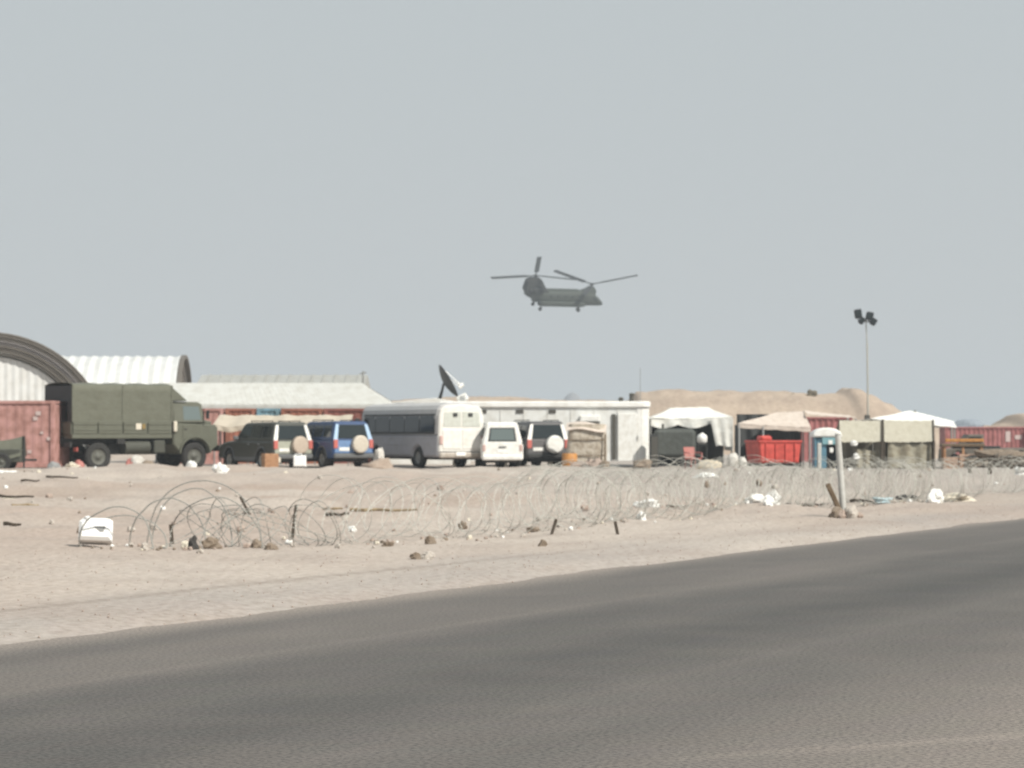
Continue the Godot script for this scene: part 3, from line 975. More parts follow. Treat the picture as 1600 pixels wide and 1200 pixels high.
	for hb in hubs:
		var c: Vector3 = hb[0]
		st = start()
		rod(st, c - Vector3(0, 0.1, 0), c + Vector3(0, 0.5, 0), 0.2, 0.16, 12)
		lathe(st, [Vector2(0, 0.62), Vector2(0.3, 0.58), Vector2(0.42, 0.4), Vector2(0.3, 0.28), Vector2(0, 0.28)], Transform3D(Basis.IDENTITY, c), 14)
		var hub := obj("rotor_hub", st, M.heli_dark, t)
		for k in 3:
			var az: float = deg_to_rad(hb[1] + 120.0 * k)
			# azimuth from straight ahead towards the left
			var r := Basis(Vector3.BACK, deg_to_rad(8.0)) * Basis(Vector3.UP, az) * Basis(Vector3.BACK, deg_to_rad(4.5))
			st = start()
			rod(st, Vector3(0.25, 0, 0), Vector3(1.7, 0, 0), 0.1, 0.09, 8)
			slab(st, PackedVector2Array([Vector2(1.6, -0.26), Vector2(1.9, -0.45), Vector2(9.0, -0.45), Vector2(9.14, -0.37), Vector2(9.14, 0.37), Vector2(9.0, 0.45), Vector2(1.9, 0.45), Vector2(1.6, 0.2)]), -0.05, 0.05, Transform3D(Basis(Vector3(1, 0, 0), Vector3(0, 0.12, 0.99).normalized(), Vector3(0, -0.99, 0.12).normalized()), Vector3.ZERO), 0.03)
			put("rotor_blade", done(st), M.blade, hub, c + Vector3(0, 0.42, 0), r)
	return t

# ---------------------------------------------------------------- camp buildings
func hangar(label: String, at: Vector3, turn: float, r: float, length: float, rim: float, ribs: int) -> void:
	# round-arched steel shed: its axis along z, its near end at z = 0
	var t := thing("arched_hangar", label, "hangar", at, turn, "arched steel hangars")
	var st := start()
	var f := func(u: float, v: float) -> Vector3:
		var a := PI * u
		var k: float = 0.09 * (absf(fposmod(v * ribs, 1.0) - 0.5) * 2.0)
		return Vector3(-cos(a) * (r - k), sin(a) * (r - k), -length * v - 0.02)
	var g := []
	for i in 33:
		var row := PackedVector3Array()
		for j in ribs * 4 + 1:
			row.append(f.call(i / 32.0, j / (ribs * 4.0)))
		g.append(row)
	for i in 32:
		for j in ribs * 4:
			for lay in 2:
				var s: float = 1.0 if lay == 0 else 0.985
				var sv := Vector3(s, s, 1.0)
				quad(st, g[i][j] * sv, g[i + 1][j] * sv, g[i + 1][j + 1] * sv, g[i][j + 1] * sv, Vector3(g[i][j].x, g[i][j].y + 0.01, 0) * (1.0 if lay == 0 else -1.0))
	obj("roof", st, M.white_sheet, t)
	# the deep end rim: ribbed rings stepping inwards
	if rim > 0.0:
		var steps := 9
		for k in steps:
			st = start()
			var r0: float = r + 0.06 - rim * k / steps
			var r1: float = r0 - rim / steps + 0.02
			var z0: float = 0.1 - 0.05 * k + 0.02 * (k % 2)
			var pts := PackedVector2Array()
			for i in 41:
				var a := PI * i / 40.0
				pts.append(Vector2(cos(a) * r0, sin(a) * r0))
			for i in 41:
				var a := PI * (40 - i) / 40.0
				pts.append(Vector2(cos(a) * r1, sin(a) * r1))
			slab(st, pts, z0 - 0.35, z0, Transform3D.IDENTITY, 0.02)
			obj("arch_ring", st, M.lilac_highlight if k in [3, 4] else M.brown_metal, t)  # paler middle rings are a highlight painted along the rim
	# end wall of vertical sheets
	for e in [0, 1]:
		st = start()
		var zz: float = -0.62 if e == 0 else -length + 0.3
		var rw: float = r - rim - 0.0 if e == 0 else r * 0.97
		if rim <= 0.0 and e == 0:
			rw = r * 0.97
			zz = -0.5
		var nx := int(rw * 2.0 / 0.42)
		for i in nx:
			var x0: float = -rw + 2.0 * rw * i / nx
			var x1: float = -rw + 2.0 * rw * (i + 1) / nx
			var xm := (x0 + x1) * 0.5
			var y0: float = sqrt(maxf(0.0, rw * rw - x0 * x0))
			var y1: float = sqrt(maxf(0.0, rw * rw - x1 * x1))
			quad(st, Vector3(x0, 0, zz), Vector3(xm, 0, zz + 0.045), Vector3(xm, (y0 + y1) * 0.5, zz + 0.045), Vector3(x0, y0, zz), Vector3(0, 0, 1))
			quad(st, Vector3(xm, 0, zz + 0.045), Vector3(x1, 0, zz), Vector3(x1, y1, zz), Vector3(xm, (y0 + y1) * 0.5, zz + 0.045), Vector3(0, 0, 1))
			quad(st, Vector3(x0, 0, zz - 0.05), Vector3(x1, 0, zz - 0.05), Vector3(x1, y1, zz - 0.05), Vector3(x0, y0, zz - 0.05), Vector3(0, 0, -1))
		obj("end_wall", st, M.white_sheet if rim > 0.0 else M.brown_metal, t)
	if rim <= 0.0:
		st = start()
		box(st, Vector3(0, 2.4, -0.36), Vector3(r * 0.9, 4.8, 0.1), 0.02)
		obj("door", st, M.dark_trim, t)
		st = start()
		var pts := PackedVector2Array()
		for i in 41:
			pts.append(Vector2(cos(PI * i / 40.0), sin(PI * i / 40.0)) * (r + 0.05))
		for i in 41:
			pts.append(Vector2(cos(PI * (40 - i) / 40.0), sin(PI * (40 - i) / 40.0)) * (r * 0.972))
		slab(st, pts, -0.3, 0.02, Transform3D.IDENTITY, 0.02)
		obj("end_arch", st, M.brown_metal, t)

func container(label: String, at: Vector3, turn: float, m: Material, length: float, group: String, doors := false, deep := 0.045) -> Node3D:
	# a steel freight box: its long side along x, its front face towards +z; origin under the middle
	var t := thing("shipping_container", label, "container", at, turn, group)
	var w := 2.44
	var h := 2.59
	var st := start()
	for sg in [-1.0, 1.0]:
		box(st, Vector3(0, 0.09, sg * (w / 2 - 0.06)), Vector3(length, 0.17, 0.12), 0.01)
		box(st, Vector3(0, h - 0.06, sg * (w / 2 - 0.05)), Vector3(length, 0.12, 0.1), 0.01)
		for sx in [-1.0, 1.0]:
			box(st, Vector3(sx * (length / 2 - 0.08), h / 2, sg * (w / 2 - 0.08)), Vector3(0.16, h - 0.02, 0.165), 0.012)
	for sx in [-1.0, 1.0]:
		for yy in [0.09, h - 0.06]:
			box(st, Vector3(sx * (length / 2 - 0.085), yy, 0), Vector3(0.11, 0.11, w - 0.2))
	obj("frame", st, m, t)
	var n := int(length / 0.34)
	for sg in [-1.0, 1.0]:
		st = start()
		var z: float = sg * (w / 2 - 0.05)
		for i in n:
			var x0: float = -length / 2 + 0.15 + (length - 0.3) * i / n
			var s: float = (length - 0.3) / n
			var xs := [x0, x0 + s * 0.3, x0 + s * 0.5, x0 + s * 0.8, x0 + s]
			var zs := [0.0, 0.0, -deep, -deep, 0.0]
			for k in 4:
				quad(st, Vector3(xs[k], 0.16, z + sg * zs[k]), Vector3(xs[k + 1], 0.16, z + sg * zs[k + 1]), Vector3(xs[k + 1], h - 0.1, z + sg * zs[k + 1]), Vector3(xs[k], h - 0.1, z + sg * zs[k]), Vector3(0, 0, sg))
		box(st, Vector3(0, h / 2, z - sg * 0.07), Vector3(length - 0.3, h - 0.3, 0.02))
		obj("side_panel", st, m, t)
	st = start()
	box(st, Vector3(0, h - 0.035, 0), Vector3(length - 0.1, 0.05, w - 0.12), 0.01)
	obj("roof", st, m, t)
	st = start()
	box(st, Vector3(0, 0.2, 0), Vector3(length - 0.3, 0.05, w - 0.25), 0.01)
	obj("floor", st, M.dark_trim, t)
	for sx in [-1.0, 1.0]:
		for sg in [-1.0, 1.0]:
			st = start()
			var c := Vector3(sx * (length / 2 - 0.05), h / 2, sg * 0.57)
			box(st, c, Vector3(0.06, h - 0.3, 1.12), 0.012)
			var dr := obj("door" if doors and sx > 0 else "end_panel", st, m, t)
			if doors and sx > 0:
				for q in [-0.3, 0.3]:
					st = start()
					rod(st, c + Vector3(0.06, -h / 2 + 0.2, q), c + Vector3(0.06, h / 2 - 0.2, q), 0.025, -1.0, 6)
					obj("lock_bar", st, M.dull_steel, dr)
	return t

func build_sheds() -> void:
	hangar("arched hangar at the left edge with a thick brown rim round its white wall", Vector3(across(-18.0, 150.0), 0.3, -150.0), deg_to_rad(11.5), 6.84, 30.0, 1.3, 40)
	# the second one lies side-on, its far end hidden behind the first
	var d := 190.0
	hangar("white ribbed arched hangar lying side-on behind the lorry", Vector3(across(291.0, d), -0.35, -d), deg_to_rad(92.5), 7.35, 34.0, 0.0, 44)
	# sunshade roof over a row of containers
	d = 126.0
	var xl := across(235.0, d)
	var xr := across(613.0, d)
	var rl := across(235.0, d)
	var rr := across(566.0, d + 3.4)
	var t := thing("sunshade_shed", "long open shed with a white sloping roof behind the brown and blue containers", "shed", Vector3((xl + xr) / 2, 0, -d))
	var mx := (xl + xr) / 2
	var st := start()
	var n := 44
	for i in n:
		var a0 := float(i) / n
		var a1 := float(i + 1) / n
		var e0 := Vector3(lerpf(xl, xr, a0) - mx, 2.78, 0)
		var e1 := Vector3(lerpf(xl, xr, a1) - mx, 2.78, 0)
		var r0 := Vector3(lerpf(rl, rr, a0) - mx, 3.86, -3.4)
		var r1 := Vector3(lerpf(rl, rr, a1) - mx, 3.86, -3.4)
		var up := Vector3(0, 0.05, 0)
		quad(st, e0 + up, e0.lerp(e1, 0.85) + up, r0.lerp(r1, 0.85) + up, r0 + up, Vector3.UP)
		quad(st, e0.lerp(e1, 0.85) + up * 1.15, e1 + up * 1.15, r1 + up * 1.15, r0.lerp(r1, 0.85) + up * 1.15, Vector3.UP)
		quad(st, e0, e1, r1, r0, Vector3.DOWN)
		quad(st, e0, e1, e1 + up, e0 + up, Vector3(0, 0, 1))
		var b0 := Vector3(e0.x, 2.78, -6.8)
		var b1 := Vector3(e1.x, 2.78, -6.8)
		quad(st, b0 + up, b1 + up, r1 + up, r0 + up, Vector3.UP)
		quad(st, b0, b1, r1, r0, Vector3.DOWN)
	var er := Vector3(xr - mx, 2.8, 0)
	quad(st, er, Vector3(xr - mx, 2.8, -6.8), Vector3(rr - mx, 3.88, -3.4), Vector3(rr - mx, 3.88, -3.4), Vector3(1, 0.5, 0))
	obj("roof", st, M.shed_roof, t)
	st = start()
	box(st, Vector3(0, 2.70, 0.03), Vector3(xr - xl, 0.16, 0.05), 0.01)
	obj("eave_board", st, M.shed_roof, t)
	for i in 9:
		for z in [-0.15, -6.6]:
			st = start()
			rod(st, Vector3(lerpf(xl, xr, (i + 0.2) / 8.6) - mx, 0, z), Vector3(lerpf(xl, xr, (i + 0.2) / 8.6) - mx, 2.75, z), 0.05, -1.0, 8)
			obj("post", st, M.dull_steel, t)
	var shed_group := "containers in front of the white shed roof"
	for q in [[256.0, 316.0, M.maroon_old, "dark red storage container mostly hidden by the lorry's cab"], [319.0, 349.0, M.pink_red, "narrow pinkish container just right of the lorry's cab"], [352.0, 398.0, M.rust, "rust-brown container left of the pale blue one"], [401.0, 436.0, M.blue_box, "pale blue container between rust-brown ones"], [439.0, 503.0, M.rust, "rust-brown container right of the pale blue one"], [506.0, 572.0, M.maroon_old, "brown-red container behind the second car"], [575.0, 640.0, M.rust, "rust-brown container behind the minibus's front"]]:
		var x0 := across(q[0], 122.2)
		var x1 := across(q[1], 122.2)
		container(q[3], Vector3((x0 + x1) / 2, 0, -122.2 - 1.22), 0.0, q[2], x1 - x0, shed_group, false, 0.02)
	# low cloth sunshade in front of the shed
	d = 113.0
	xl = across(333.0, d)
	xr = across(546.0, d)
	t = thing("cloth_sunshade", "long beige cloth sunshade stretched low behind the parked cars", "sunshade", Vector3((xl + xr) / 2, 0, -d))
	st = start()
	var hw := (xr - xl) / 2
	var f := func(u: float, v: float) -> Vector3:
		var sag: float = absf(sin(u * PI * 4.0)) * 0.09
		return Vector3(lerpf(-hw, hw, u), lerpf(1.82, 2.26, v) - sag * (1.0 - v * 0.6) + 0.02 * sin(u * 41.0), lerpf(0.0, -2.6, v))
	sheet(st, f, 48, 8, 0.02)
	obj("cloth", st, M.canvas_beige, t)
	st = start()
	var fv := func(u: float, v: float) -> Vector3:
		var sag: float = absf(sin(u * PI * 4.0)) * 0.09
		return Vector3(lerpf(-hw, hw, u), 1.81 - sag + 0.02 * sin(u * 41.0) - 0.22 * v, 0.02 + 0.04 * sin(u * 60.0) * v)
	sheet(st, fv, 60, 3, 0.015, Vector3(0, 0, 1))
	obj("valance", st, M.canvas_beige, t)
	for i in 5:
		for z in [-0.06, -2.5]:
			st = start()
			var x := lerpf(-hw + 0.05, hw - 0.05, i / 4.0)
			rod(st, Vector3(x, 0, z), Vector3(x, 1.78 if z > -1.0 else 2.2, z), 0.03, -1.0, 6)
			obj("pole", st, M.dull_steel, t)
	# far pale warehouse
	d = 262.0
	t = thing("warehouse", "long pale grey warehouse far behind the white shed, an aerial at its right end", "warehouse", Vector3(across(434.0, d), 0, -d))
	st = start()
	box(st, Vector3(0, 2.9, -8), Vector3(16.4, 5.8, 14), 0.02)
	obj("wall", st, M.far_wall, t)
	st = start()
	slab(st, PackedVector2Array([Vector2(-7.4, 5.6), Vector2(7.4, 5.6), Vector2(7.4, 5.75), Vector2(0, 7.35), Vector2(-7.4, 5.75)]), -8.5, 8.5, Transform3D(Basis(Vector3.UP, PI / 2), Vector3(0, 0, -8)))
	obj("roof", st, M.far_roof, t)
	for i in 14:
		st = start()
		box(st, Vector3(-7.6 + i * 1.17, 6.62, -4.3), Vector3(0.12, 0.1, 7.4), 0.0, Basis(Vector3.RIGHT, 0.2132))
		obj("roof_rib", st, M.far_roof, t)
	st = start()
	rod(st, Vector3(8.42, 5.7, -1.0), Vector3(8.42, 7.6, -1.0), 0.12, 0.08, 6)
	rod(st, Vector3(8.1, 7.3, -1.0), Vector3(8.75, 7.45, -1.0), 0.07, -1.0, 5)
	obj("aerial", st, M.dull_steel, t)
	# white prefab hut under the dish
	d = 121.0
	xl = across(586.0, d)
	xr = across(738.0, d)
	t = thing("prefab_hut", "white prefab hut with a shallow roof behind the minibus, the dish on top", "hut", Vector3((xl + xr) / 2, 0, -d))
	hw = (xr - xl) / 2
	st = start()
	box(st, Vector3(0, 1.32, -2.4), Vector3(hw * 2 - 0.3, 2.64, 4.4), 0.02)
	obj("wall", st, M.white_wall, t)
	st = start()
	slab(st, PackedVector2Array([Vector2(-hw, 2.62), Vector2(hw, 2.62), Vector2(hw, 2.78), Vector2(0.5, 3.06), Vector2(-hw, 2.78)]), -5.0, 0.2, Transform3D.IDENTITY, 0.02)
	obj("roof", st, M.white_wall, t)
	st = start()
	box(st, Vector3(across(633.0, d) - (xl + xr) / 2, 2.74, 0.26), Vector3(0.95, 0.2, 0.1), 0.02)
	obj("vent", st, M.vent_grey, t)
	# satellite dish on that roof
	var rg := Vector3(across(693.0, d), 2.86, -d - 1.4)
	t = thing("satellite_dish", "large dark-backed satellite dish tilted skywards on the white hut's roof", "satellite dish", rg)
	var axis := Vector3(0.85, 0.50, -0.16).normalized()
	var b := frame_for(axis)
	st = start()
	var prof := []
	var prof2 := []
	for i in 9:
		var q := i / 8.0
		prof.append(Vector2(0.86 * q, 0.20 * q * q))
		prof2.append(Vector2(0.86 * q, 0.20 * q * q - 0.05 + 0.04 * q))
	prof2.reverse()
	var hub := Vector3(0.02, 0.92, 0.0)
	lathe(st, prof2, Transform3D(b, hub), 32)
	obj("dish_back", st, M.dish_dark, t)
	st = start()
	prof.reverse()
	var prof3 := []
	for q in prof:
		prof3.append(q)
	prof3.reverse()
	lathe(st, prof3, Transform3D(Basis(b.x, b.y, b.z), hub), 32)
	obj("dish_face", st, M.dish_grey, t)
	st = start()
	rod(st, Vector3(-0.25, -0.1, 0), hub - axis * 0.06, 0.06)
	rod(st, Vector3(-0.35, -0.1, 0.3), hub - axis * 0.06, 0.03)
	rod(st, Vector3(-0.35, -0.1, -0.3), hub - axis * 0.06, 0.03)
	box(st, Vector3(-0.3, -0.1, 0), Vector3(0.7, 0.08, 0.9), 0.01)
	obj("mount", st, M.dish_dark, t)
	st = start()
	var focus := hub + axis * 0.62 + Vector3(0.5, -0.85, 0) * 0.5
	rod(st, hub - b.x * 0.82 + axis * 0.18, focus, 0.02, -1.0, 5)
	rod(st, hub + b.z * 0.82 + axis * 0.18, focus, 0.02, -1.0, 5)
	rod(st, hub - b.z * 0.82 + axis * 0.18, focus, 0.02, -1.0, 5)
	obj("feed_arm", st, M.white_paint, t)
	st = start()
	rod(st, focus - axis * 0.16, focus + axis * 0.1, 0.13, 0.1, 10)
	obj("feed_horn", st, M.white_paint, t)
	t = thing("roof_unit", "small white box unit on the hut roof just below the dish's feed", "roof unit", Vector3(across(722.0, d), 2.88, -d - 0.9))
	st = start()
	box(st, Vector3(0, 0.18, 0), Vector3(0.5, 0.36, 0.4), 0.05, Basis(Vector3.BACK, 0.5))
	obj("housing", st, M.white_paint, t)
	st = start()
	for i in 4:
		box(st, Vector3(0, 0.08 + i * 0.06, 0.21), Vector3(0.24, 0.02, 0.02))
	obj("grille", st, M.vent_grey, t)

	# long white cabin with a rounded right end
	d = 110.0
	xl = across(690.0, d)
	xr = across(1014.0, d)
	hw = (xr - xl) / 2
	t = thing("site_cabin", "long white flat-roofed cabin with a rounded right end behind the white van", "cabin", Vector3((xl + xr) / 2, 0, -d))
	var outline := PackedVector2Array([Vector2(-hw, 0), Vector2(-hw, -2.9)])
	for i in 7:
		var a := PI / 2 * (6 - i) / 6.0
		outline.append(Vector2(hw - 0.4 + cos(a) * 0.4, -2.5 - sin(a) * 0.4))
	for i in 7:
		var a := PI / 2 * i / 6.0
		outline.append(Vector2(hw - 0.4 + cos(a) * 0.4, -0.4 + sin(a) * 0.4))
	var plan := Transform3D(Basis(Vector3(1, 0, 0), Vector3(0, 0, 1), Vector3(0, 1, 0)), Vector3.ZERO)
	st = start()
	slab(st, outline, 0.3, 2.54, plan, 0.0)
	obj("wall", st, M.cabin_wall, t)
	st = start()
	var wide := PackedVector2Array()
	for p in outline:
		wide.append(p + Vector2(signf(p.x) * 0.08, 0.1 if p.y > -1.4 else -0.1))
	slab(st, wide, 2.52, 2.78, plan, 0.04)
	obj("roof", st, M.white_roof, t)
	var mid := (xl + xr) / 2
	st = start()
	var corner := PackedVector2Array([Vector2(hw - 0.5, -0.3), Vector2(hw - 0.5, 0.03)])
	for i in 8:
		var ca := PI / 2 * (7 - i) / 7.0
		corner.append(Vector2(hw - 0.4 + cos(ca) * 0.43, -0.4 + sin(ca) * 0.43))
	corner.append(Vector2(hw + 0.03, -1.6))
	corner.append(Vector2(hw - 0.1, -1.6))
	slab(st, corner, 0.28, 2.515, plan, 0.0)
	obj("sunlit_corner", st, M.white_paint, t)  # added whiter skin, paints the sunlit look of the rounded end
	for i in 9:
		st = start()
		box(st, Vector3(-hw + 0.5 + i * 0.98, 1.44, 0.012), Vector3(0.035, 2.2, 0.02))
		obj("wall_batten", st, M.white_wall, t)
	for px in [755.0, 812.0, 863.0]:
		st = start()
		box(st, Vector3(across(px, d) - mid, 2.36, 0.02), Vector3(0.3, 0.15, 0.05), 0.01)
		obj("vent", st, M.vent_dark, t)
	st = start()
	box(st, Vector3(across(921.0, d) - mid, 2.06, 0.2), Vector3(0.82, 0.26, 0.5), 0.03)
	var ac := obj("air_conditioner", st, M.white_paint, t)
	st = start()
	box(st, Vector3(across(921.0, d) - mid, 1.90, 0.2), Vector3(0.86, 0.06, 0.54), 0.01)
	obj("drip_tray", st, M.vent_dark, ac)
	st = start()
	box(st, Vector3(across(959.0, d) - mid, 1.3, 0.03), Vector3(0.16, 1.9, 0.08), 0.01)
	obj("door_gap", st, M.vent_dark, t)
	st = start()
	box(st, Vector3(across(980.0, d) - mid, 1.28, 0.06), Vector3(0.80, 2.0, 0.07), 0.02)
	var dr := obj("door", st, M.white_paint, t)
	st = start()
	rod(st, Vector3(across(996.0, d) - mid, 1.15, 0.13), Vector3(across(996.0, d) - mid, 1.35, 0.13), 0.02, -1.0, 6)
	obj("handle", st, M.dull_steel, dr)
	for i in 5:
		st = start()
		box(st, Vector3(-hw + 0.6 + i * 2.0, 0.15, -1.4), Vector3(0.3, 0.3, 2.4), 0.02)
		obj("footing", st, M.concrete, t)
	for q in [[973.0, 0.16], [990.0, 0.34]]:
		st = start()
		rod(st, Vector3(across(q[0], d) - mid, 2.7, -1.8), Vector3(across(q[0], d) - mid, 2.74 + q[1], -1.8), 0.1, -1.0, 10)
		rod(st, Vector3(across(q[0], d) - mid, 2.74 + q[1], -1.8), Vector3(across(q[0], d) - mid, 2.82 + q[1], -1.8), 0.15, 0.06, 10)
		obj("flue", st, M.vent_dark, t)
	st = start()
	rod(st, Vector3(across(1012.0, d) - mid - 0.25, 2.7, -1.2), Vector3(across(1012.0, d) - mid - 0.25, 4.2, -1.2), 0.015, 0.01, 5)
	obj("whip_aerial", st, M.vent_grey, t)

func fly_sheet(called: String, t: Node3D, m: Material, pts: Array, sag: float, nu := 16, nv := 8) -> void:
	# cloth between four corners (front left, front right, back right, back left), slack in the middle
	var st := start()
	var a: Vector3 = pts[0]
	var b: Vector3 = pts[1]
	var c: Vector3 = pts[2]
	var d: Vector3 = pts[3]
	var f := func(u: float, v: float) -> Vector3:
		var p := a.lerp(b, u).lerp(d.lerp(c, u), v)
		p.y -= sag * 4.0 * u * (1.0 - u) * (0.5 + 2.0 * v * (1.0 - v))
		p.y += 0.012 * sin(u * 37.0 + v * 9.0)
		return p
	var up := (b - a).cross(d - a).normalized()
	sheet(st, f, nu, nv, 0.02, up if up.y >= 0.0 else -up)
	obj(called, st, m, t)

func post(t: Node3D, a: Vector3, b: Vector3, r: float, m: Material, called := "pole") -> void:
	var st := start()
	rod(st, a, b, r, -1.0, 8)
	obj(called, st, m, t)

func build_tents() -> void:
	# white marquee
	var d := 112.0
	var k := func(px: float, py: float, dd: float) -> Vector3: return Vector3(across(px, dd), height(py, dd), -dd)
	var o := Vector3(across(1080.0, d), 0, -d)
	var t := thing("marquee", "open white marquee with a hanging right wall, right of the long cabin", "marquee", o)
	var ridge := [Vector3(-0.75, 2.54, -1.9), Vector3(0.85, 2.58, -1.9), Vector3(0.85, 2.58, -2.7), Vector3(-0.75, 2.54, -2.7)]
	var c := [Vector3(-1.72, 2.10, 0), Vector3(1.74, 2.16, 0), Vector3(1.74, 2.16, -4.6), Vector3(-1.72, 2.1, -4.6)]
	for i in 5:
		var a: Vector3 = c[i % 4] if i < 4 else ridge[0]
		var b: Vector3 = c[(i + 1) % 4] if i < 4 else ridge[1]
		var ra: Vector3 = ridge[i % 4] if i < 4 else ridge[3]
		var rb: Vector3 = ridge[(i + 1) % 4] if i < 4 else ridge[2]
		var st0 := start()
		var f := func(u: float, v: float) -> Vector3:
			var p := a.lerp(b, u).lerp(ra.lerp(rb, u), v)
			if i < 4:
				p.y -= 0.07 * v * (1.0 - v) * 4.0 * 0.5 + 0.06 * sin(u * PI) * (1.0 - v) - 0.012 * sin(u * 19.0 + v * 5.0)
			return p
		sheet(st0, f, 16, 8, 0.02)
		obj("roof", st0, M.canvas_white, t)
	var st := start()
	var fv := func(u: float, v: float) -> Vector3:
		return Vector3(lerpf(-1.72, 1.74, u), lerpf(2.05, 2.13, u) - 0.05 * sin(u * PI) - v * (0.22 + 0.16 * absf(sin(u * PI * 2.6 + 0.4))), 0.03 + 0.05 * v * sin(u * 26.0))
	sheet(st, fv, 40, 4, 0.015, Vector3(0, 0, 1))
	obj("valance", st, M.canvas_white, t)
	st = start()
	var fw := func(u: float, v: float) -> Vector3:
		return Vector3(lerpf(0.80, 1.76, u) + 0.12 * v * (1.0 - u) * 2.0, lerpf(2.08, 0.88 + 0.05 * sin(u * 5.0), v), 0.11 + 0.03 * sin(u * 13.0) * (0.4 + v))
	sheet(st, fw, 16, 8, 0.015, Vector3(0, 0, 1))
	obj("front_curtain", st, M.canvas_white, t)
	st = start()
	var fs := func(u: float, v: float) -> Vector3:
		return Vector3(1.78 + 0.03 * sin(u * 20.0), lerpf(2.1, 0.7, v), lerpf(0.0, -4.6, u))
	sheet(st, fs, 20, 6, 0.015, Vector3(1, 0, 0))
	obj("side_curtain", st, M.canvas_white, t)
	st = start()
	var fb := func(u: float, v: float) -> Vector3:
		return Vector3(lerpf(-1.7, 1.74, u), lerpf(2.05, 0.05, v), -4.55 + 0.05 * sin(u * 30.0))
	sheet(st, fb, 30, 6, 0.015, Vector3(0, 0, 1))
	obj("shade_backdrop", st, M.canvas_shade, t)  # dark sheet added to stand for the shade inside
	for q in [Vector3(-1.72, 0, 0), Vector3(1.72, 0, 0), Vector3(-1.72, 0, -4.55), Vector3(1.72, 0, -4.55)]:
		post(t, q, q + Vector3(0, 2.06, 0), 0.035, M.dull_steel)
	# what stands under it
	t = thing("covered_generator", "dark green covered generator standing in the white marquee's shade", "generator", Vector3(across(1056.0, 111.2), 0, -112.0))
	st = start()
	box(st, Vector3(0, 1.02, 0), Vector3(1.75, 1.25, 1.1), 0.16)
	obj("cover", st, M.canvas_dark_green, t)
	st = start()
	for x in [-0.7, 0.7]:
		box(st, Vector3(x, 0.2, 0), Vector3(0.12, 0.4, 1.0), 0.02)
	obj("skid", st, M.dark_trim, t)
	st = start()
	rod(st, Vector3(-0.5, 1.6, 0), Vector3(-0.5, 1.85, 0), 0.05, -1.0, 8)
	obj("exhaust", st, M.vent_dark, t)
	t = thing("tool_cabinet", "narrow black cabinet at the marquee's left edge, by the cabin's rounded end", "cabinet", Vector3(across(1022.0, 109.5), 0, -109.5))
	st = start()
	box(st, Vector3(0, 0.7, 0), Vector3(0.34, 1.4, 0.4), 0.03)
	obj("cabinet_body", st, M.dark_trim, t)
	st = start()
	box(st, Vector3(0, 0.7, 0.21), Vector3(0.28, 1.2, 0.03), 0.01)
	obj("door", st, M.vent_dark, t)
	t = thing("plastic_chair", "faded red plastic chair under the front of the white marquee", "chair", Vector3(across(1083.0, 105.0), 0, -105.0), 0.5)
	st = start()
	box(st, Vector3(0, 0.43, 0), Vector3(0.5, 0.05, 0.48), 0.02)
	obj("seat", st, M.red_faded, t)
	st = start()
	sheet(st, func(u: float, v: float) -> Vector3: return Vector3(lerpf(-0.25, 0.25, u), lerpf(0.45, 0.9, v), -0.22 - 0.1 * v - 0.05 * sin(u * PI)), 8, 6, 0.03, Vector3(0, 0, 1))
	obj("backrest", st, M.red_faded, t)
	for q in [Vector2(-0.22, -0.2), Vector2(0.22, -0.2), Vector2(-0.22, 0.2), Vector2(0.22, 0.2)]:
		st = start()
		rod(st, Vector3(q.x, 0.42, q.y), Vector3(q.x * 1.12, 0, q.y * 1.12), 0.025, 0.02, 6)
		obj("leg", st, M.red_faded, t)
	for sg in [-1.0, 1.0]:
		st = start()
		pipe(st, PackedVector3Array([Vector3(sg * 0.26, 0.45, 0.22), Vector3(sg * 0.28, 0.66, 0.2), Vector3(sg * 0.28, 0.68, 0.0), Vector3(sg * 0.27, 0.68, -0.24)]), 0.025, 6)
		obj("armrest", st, M.red_faded, t)
	t = thing("water_drum", "round white water drum on a stand in front of the marquee's dark inside", "drum", Vector3(across(1097.0, 106.5), 0, -106.5))
	st = start()
	lathe(st, [Vector2(0, 1.02), Vector2(0.12, 1.03), Vector2(0.2, 1.1), Vector2(0.21, 1.3), Vector2(0.17, 1.38), Vector2(0.07, 1.42), Vector2(0.07, 1.46), Vector2(0, 1.47)], Transform3D.IDENTITY, 18)
	obj("drum", st, M.white_paint, t)
	st = start()
	box(st, Vector3(0, 0.99, 0), Vector3(0.44, 0.05, 0.44), 0.01)
	for q in [Vector2(-0.18, -0.18), Vector2(0.18, -0.18), Vector2(-0.18, 0.18), Vector2(0.18, 0.18)]:
		rod(st, Vector3(q.x, 0, q.y), Vector3(q.x, 0.98, q.y), 0.02, -1.0, 6)
	obj("stand", st, M.dark_trim, t)

	# tan canopy right of the marquee
	d = 108.0
	o = Vector3(across(1248.0, d), 0, -d)
	t = thing("tan_canopy", "tan cloth canopy with a drooping front, over the red skip", "canopy", o)
	var xl := across(1153.0, d) - o.x
	var xm := across(1266.0, d) - o.x
	var xr := across(1344.0, d) - o.x
	fly_sheet("fly", t, M.canvas_pink, [Vector3(xl, 1.86, 0), Vector3(xm, 1.69, 0.2), Vector3(xm, 2.38, -2.6), Vector3(xl + 1.9, 2.33, -2.6)], 0.03)
	fly_sheet("fly", t, M.canvas_pink, [Vector3(xm + 0.02, 2.24, -1.2), Vector3(xr, 2.10, -1.2), Vector3(xr - 0.1, 2.2, -2.9), Vector3(xm + 0.02, 2.42, -2.7)], 0.03)
	st = start()
	var fx := func(u: float, v: float) -> Vector3: return Vector3(lerpf(xl, xm, u), lerpf(1.85, 1.68, u) - 0.16 * v - 0.03 * absf(sin(u * 12.0)), 0.2 * u + 0.02)
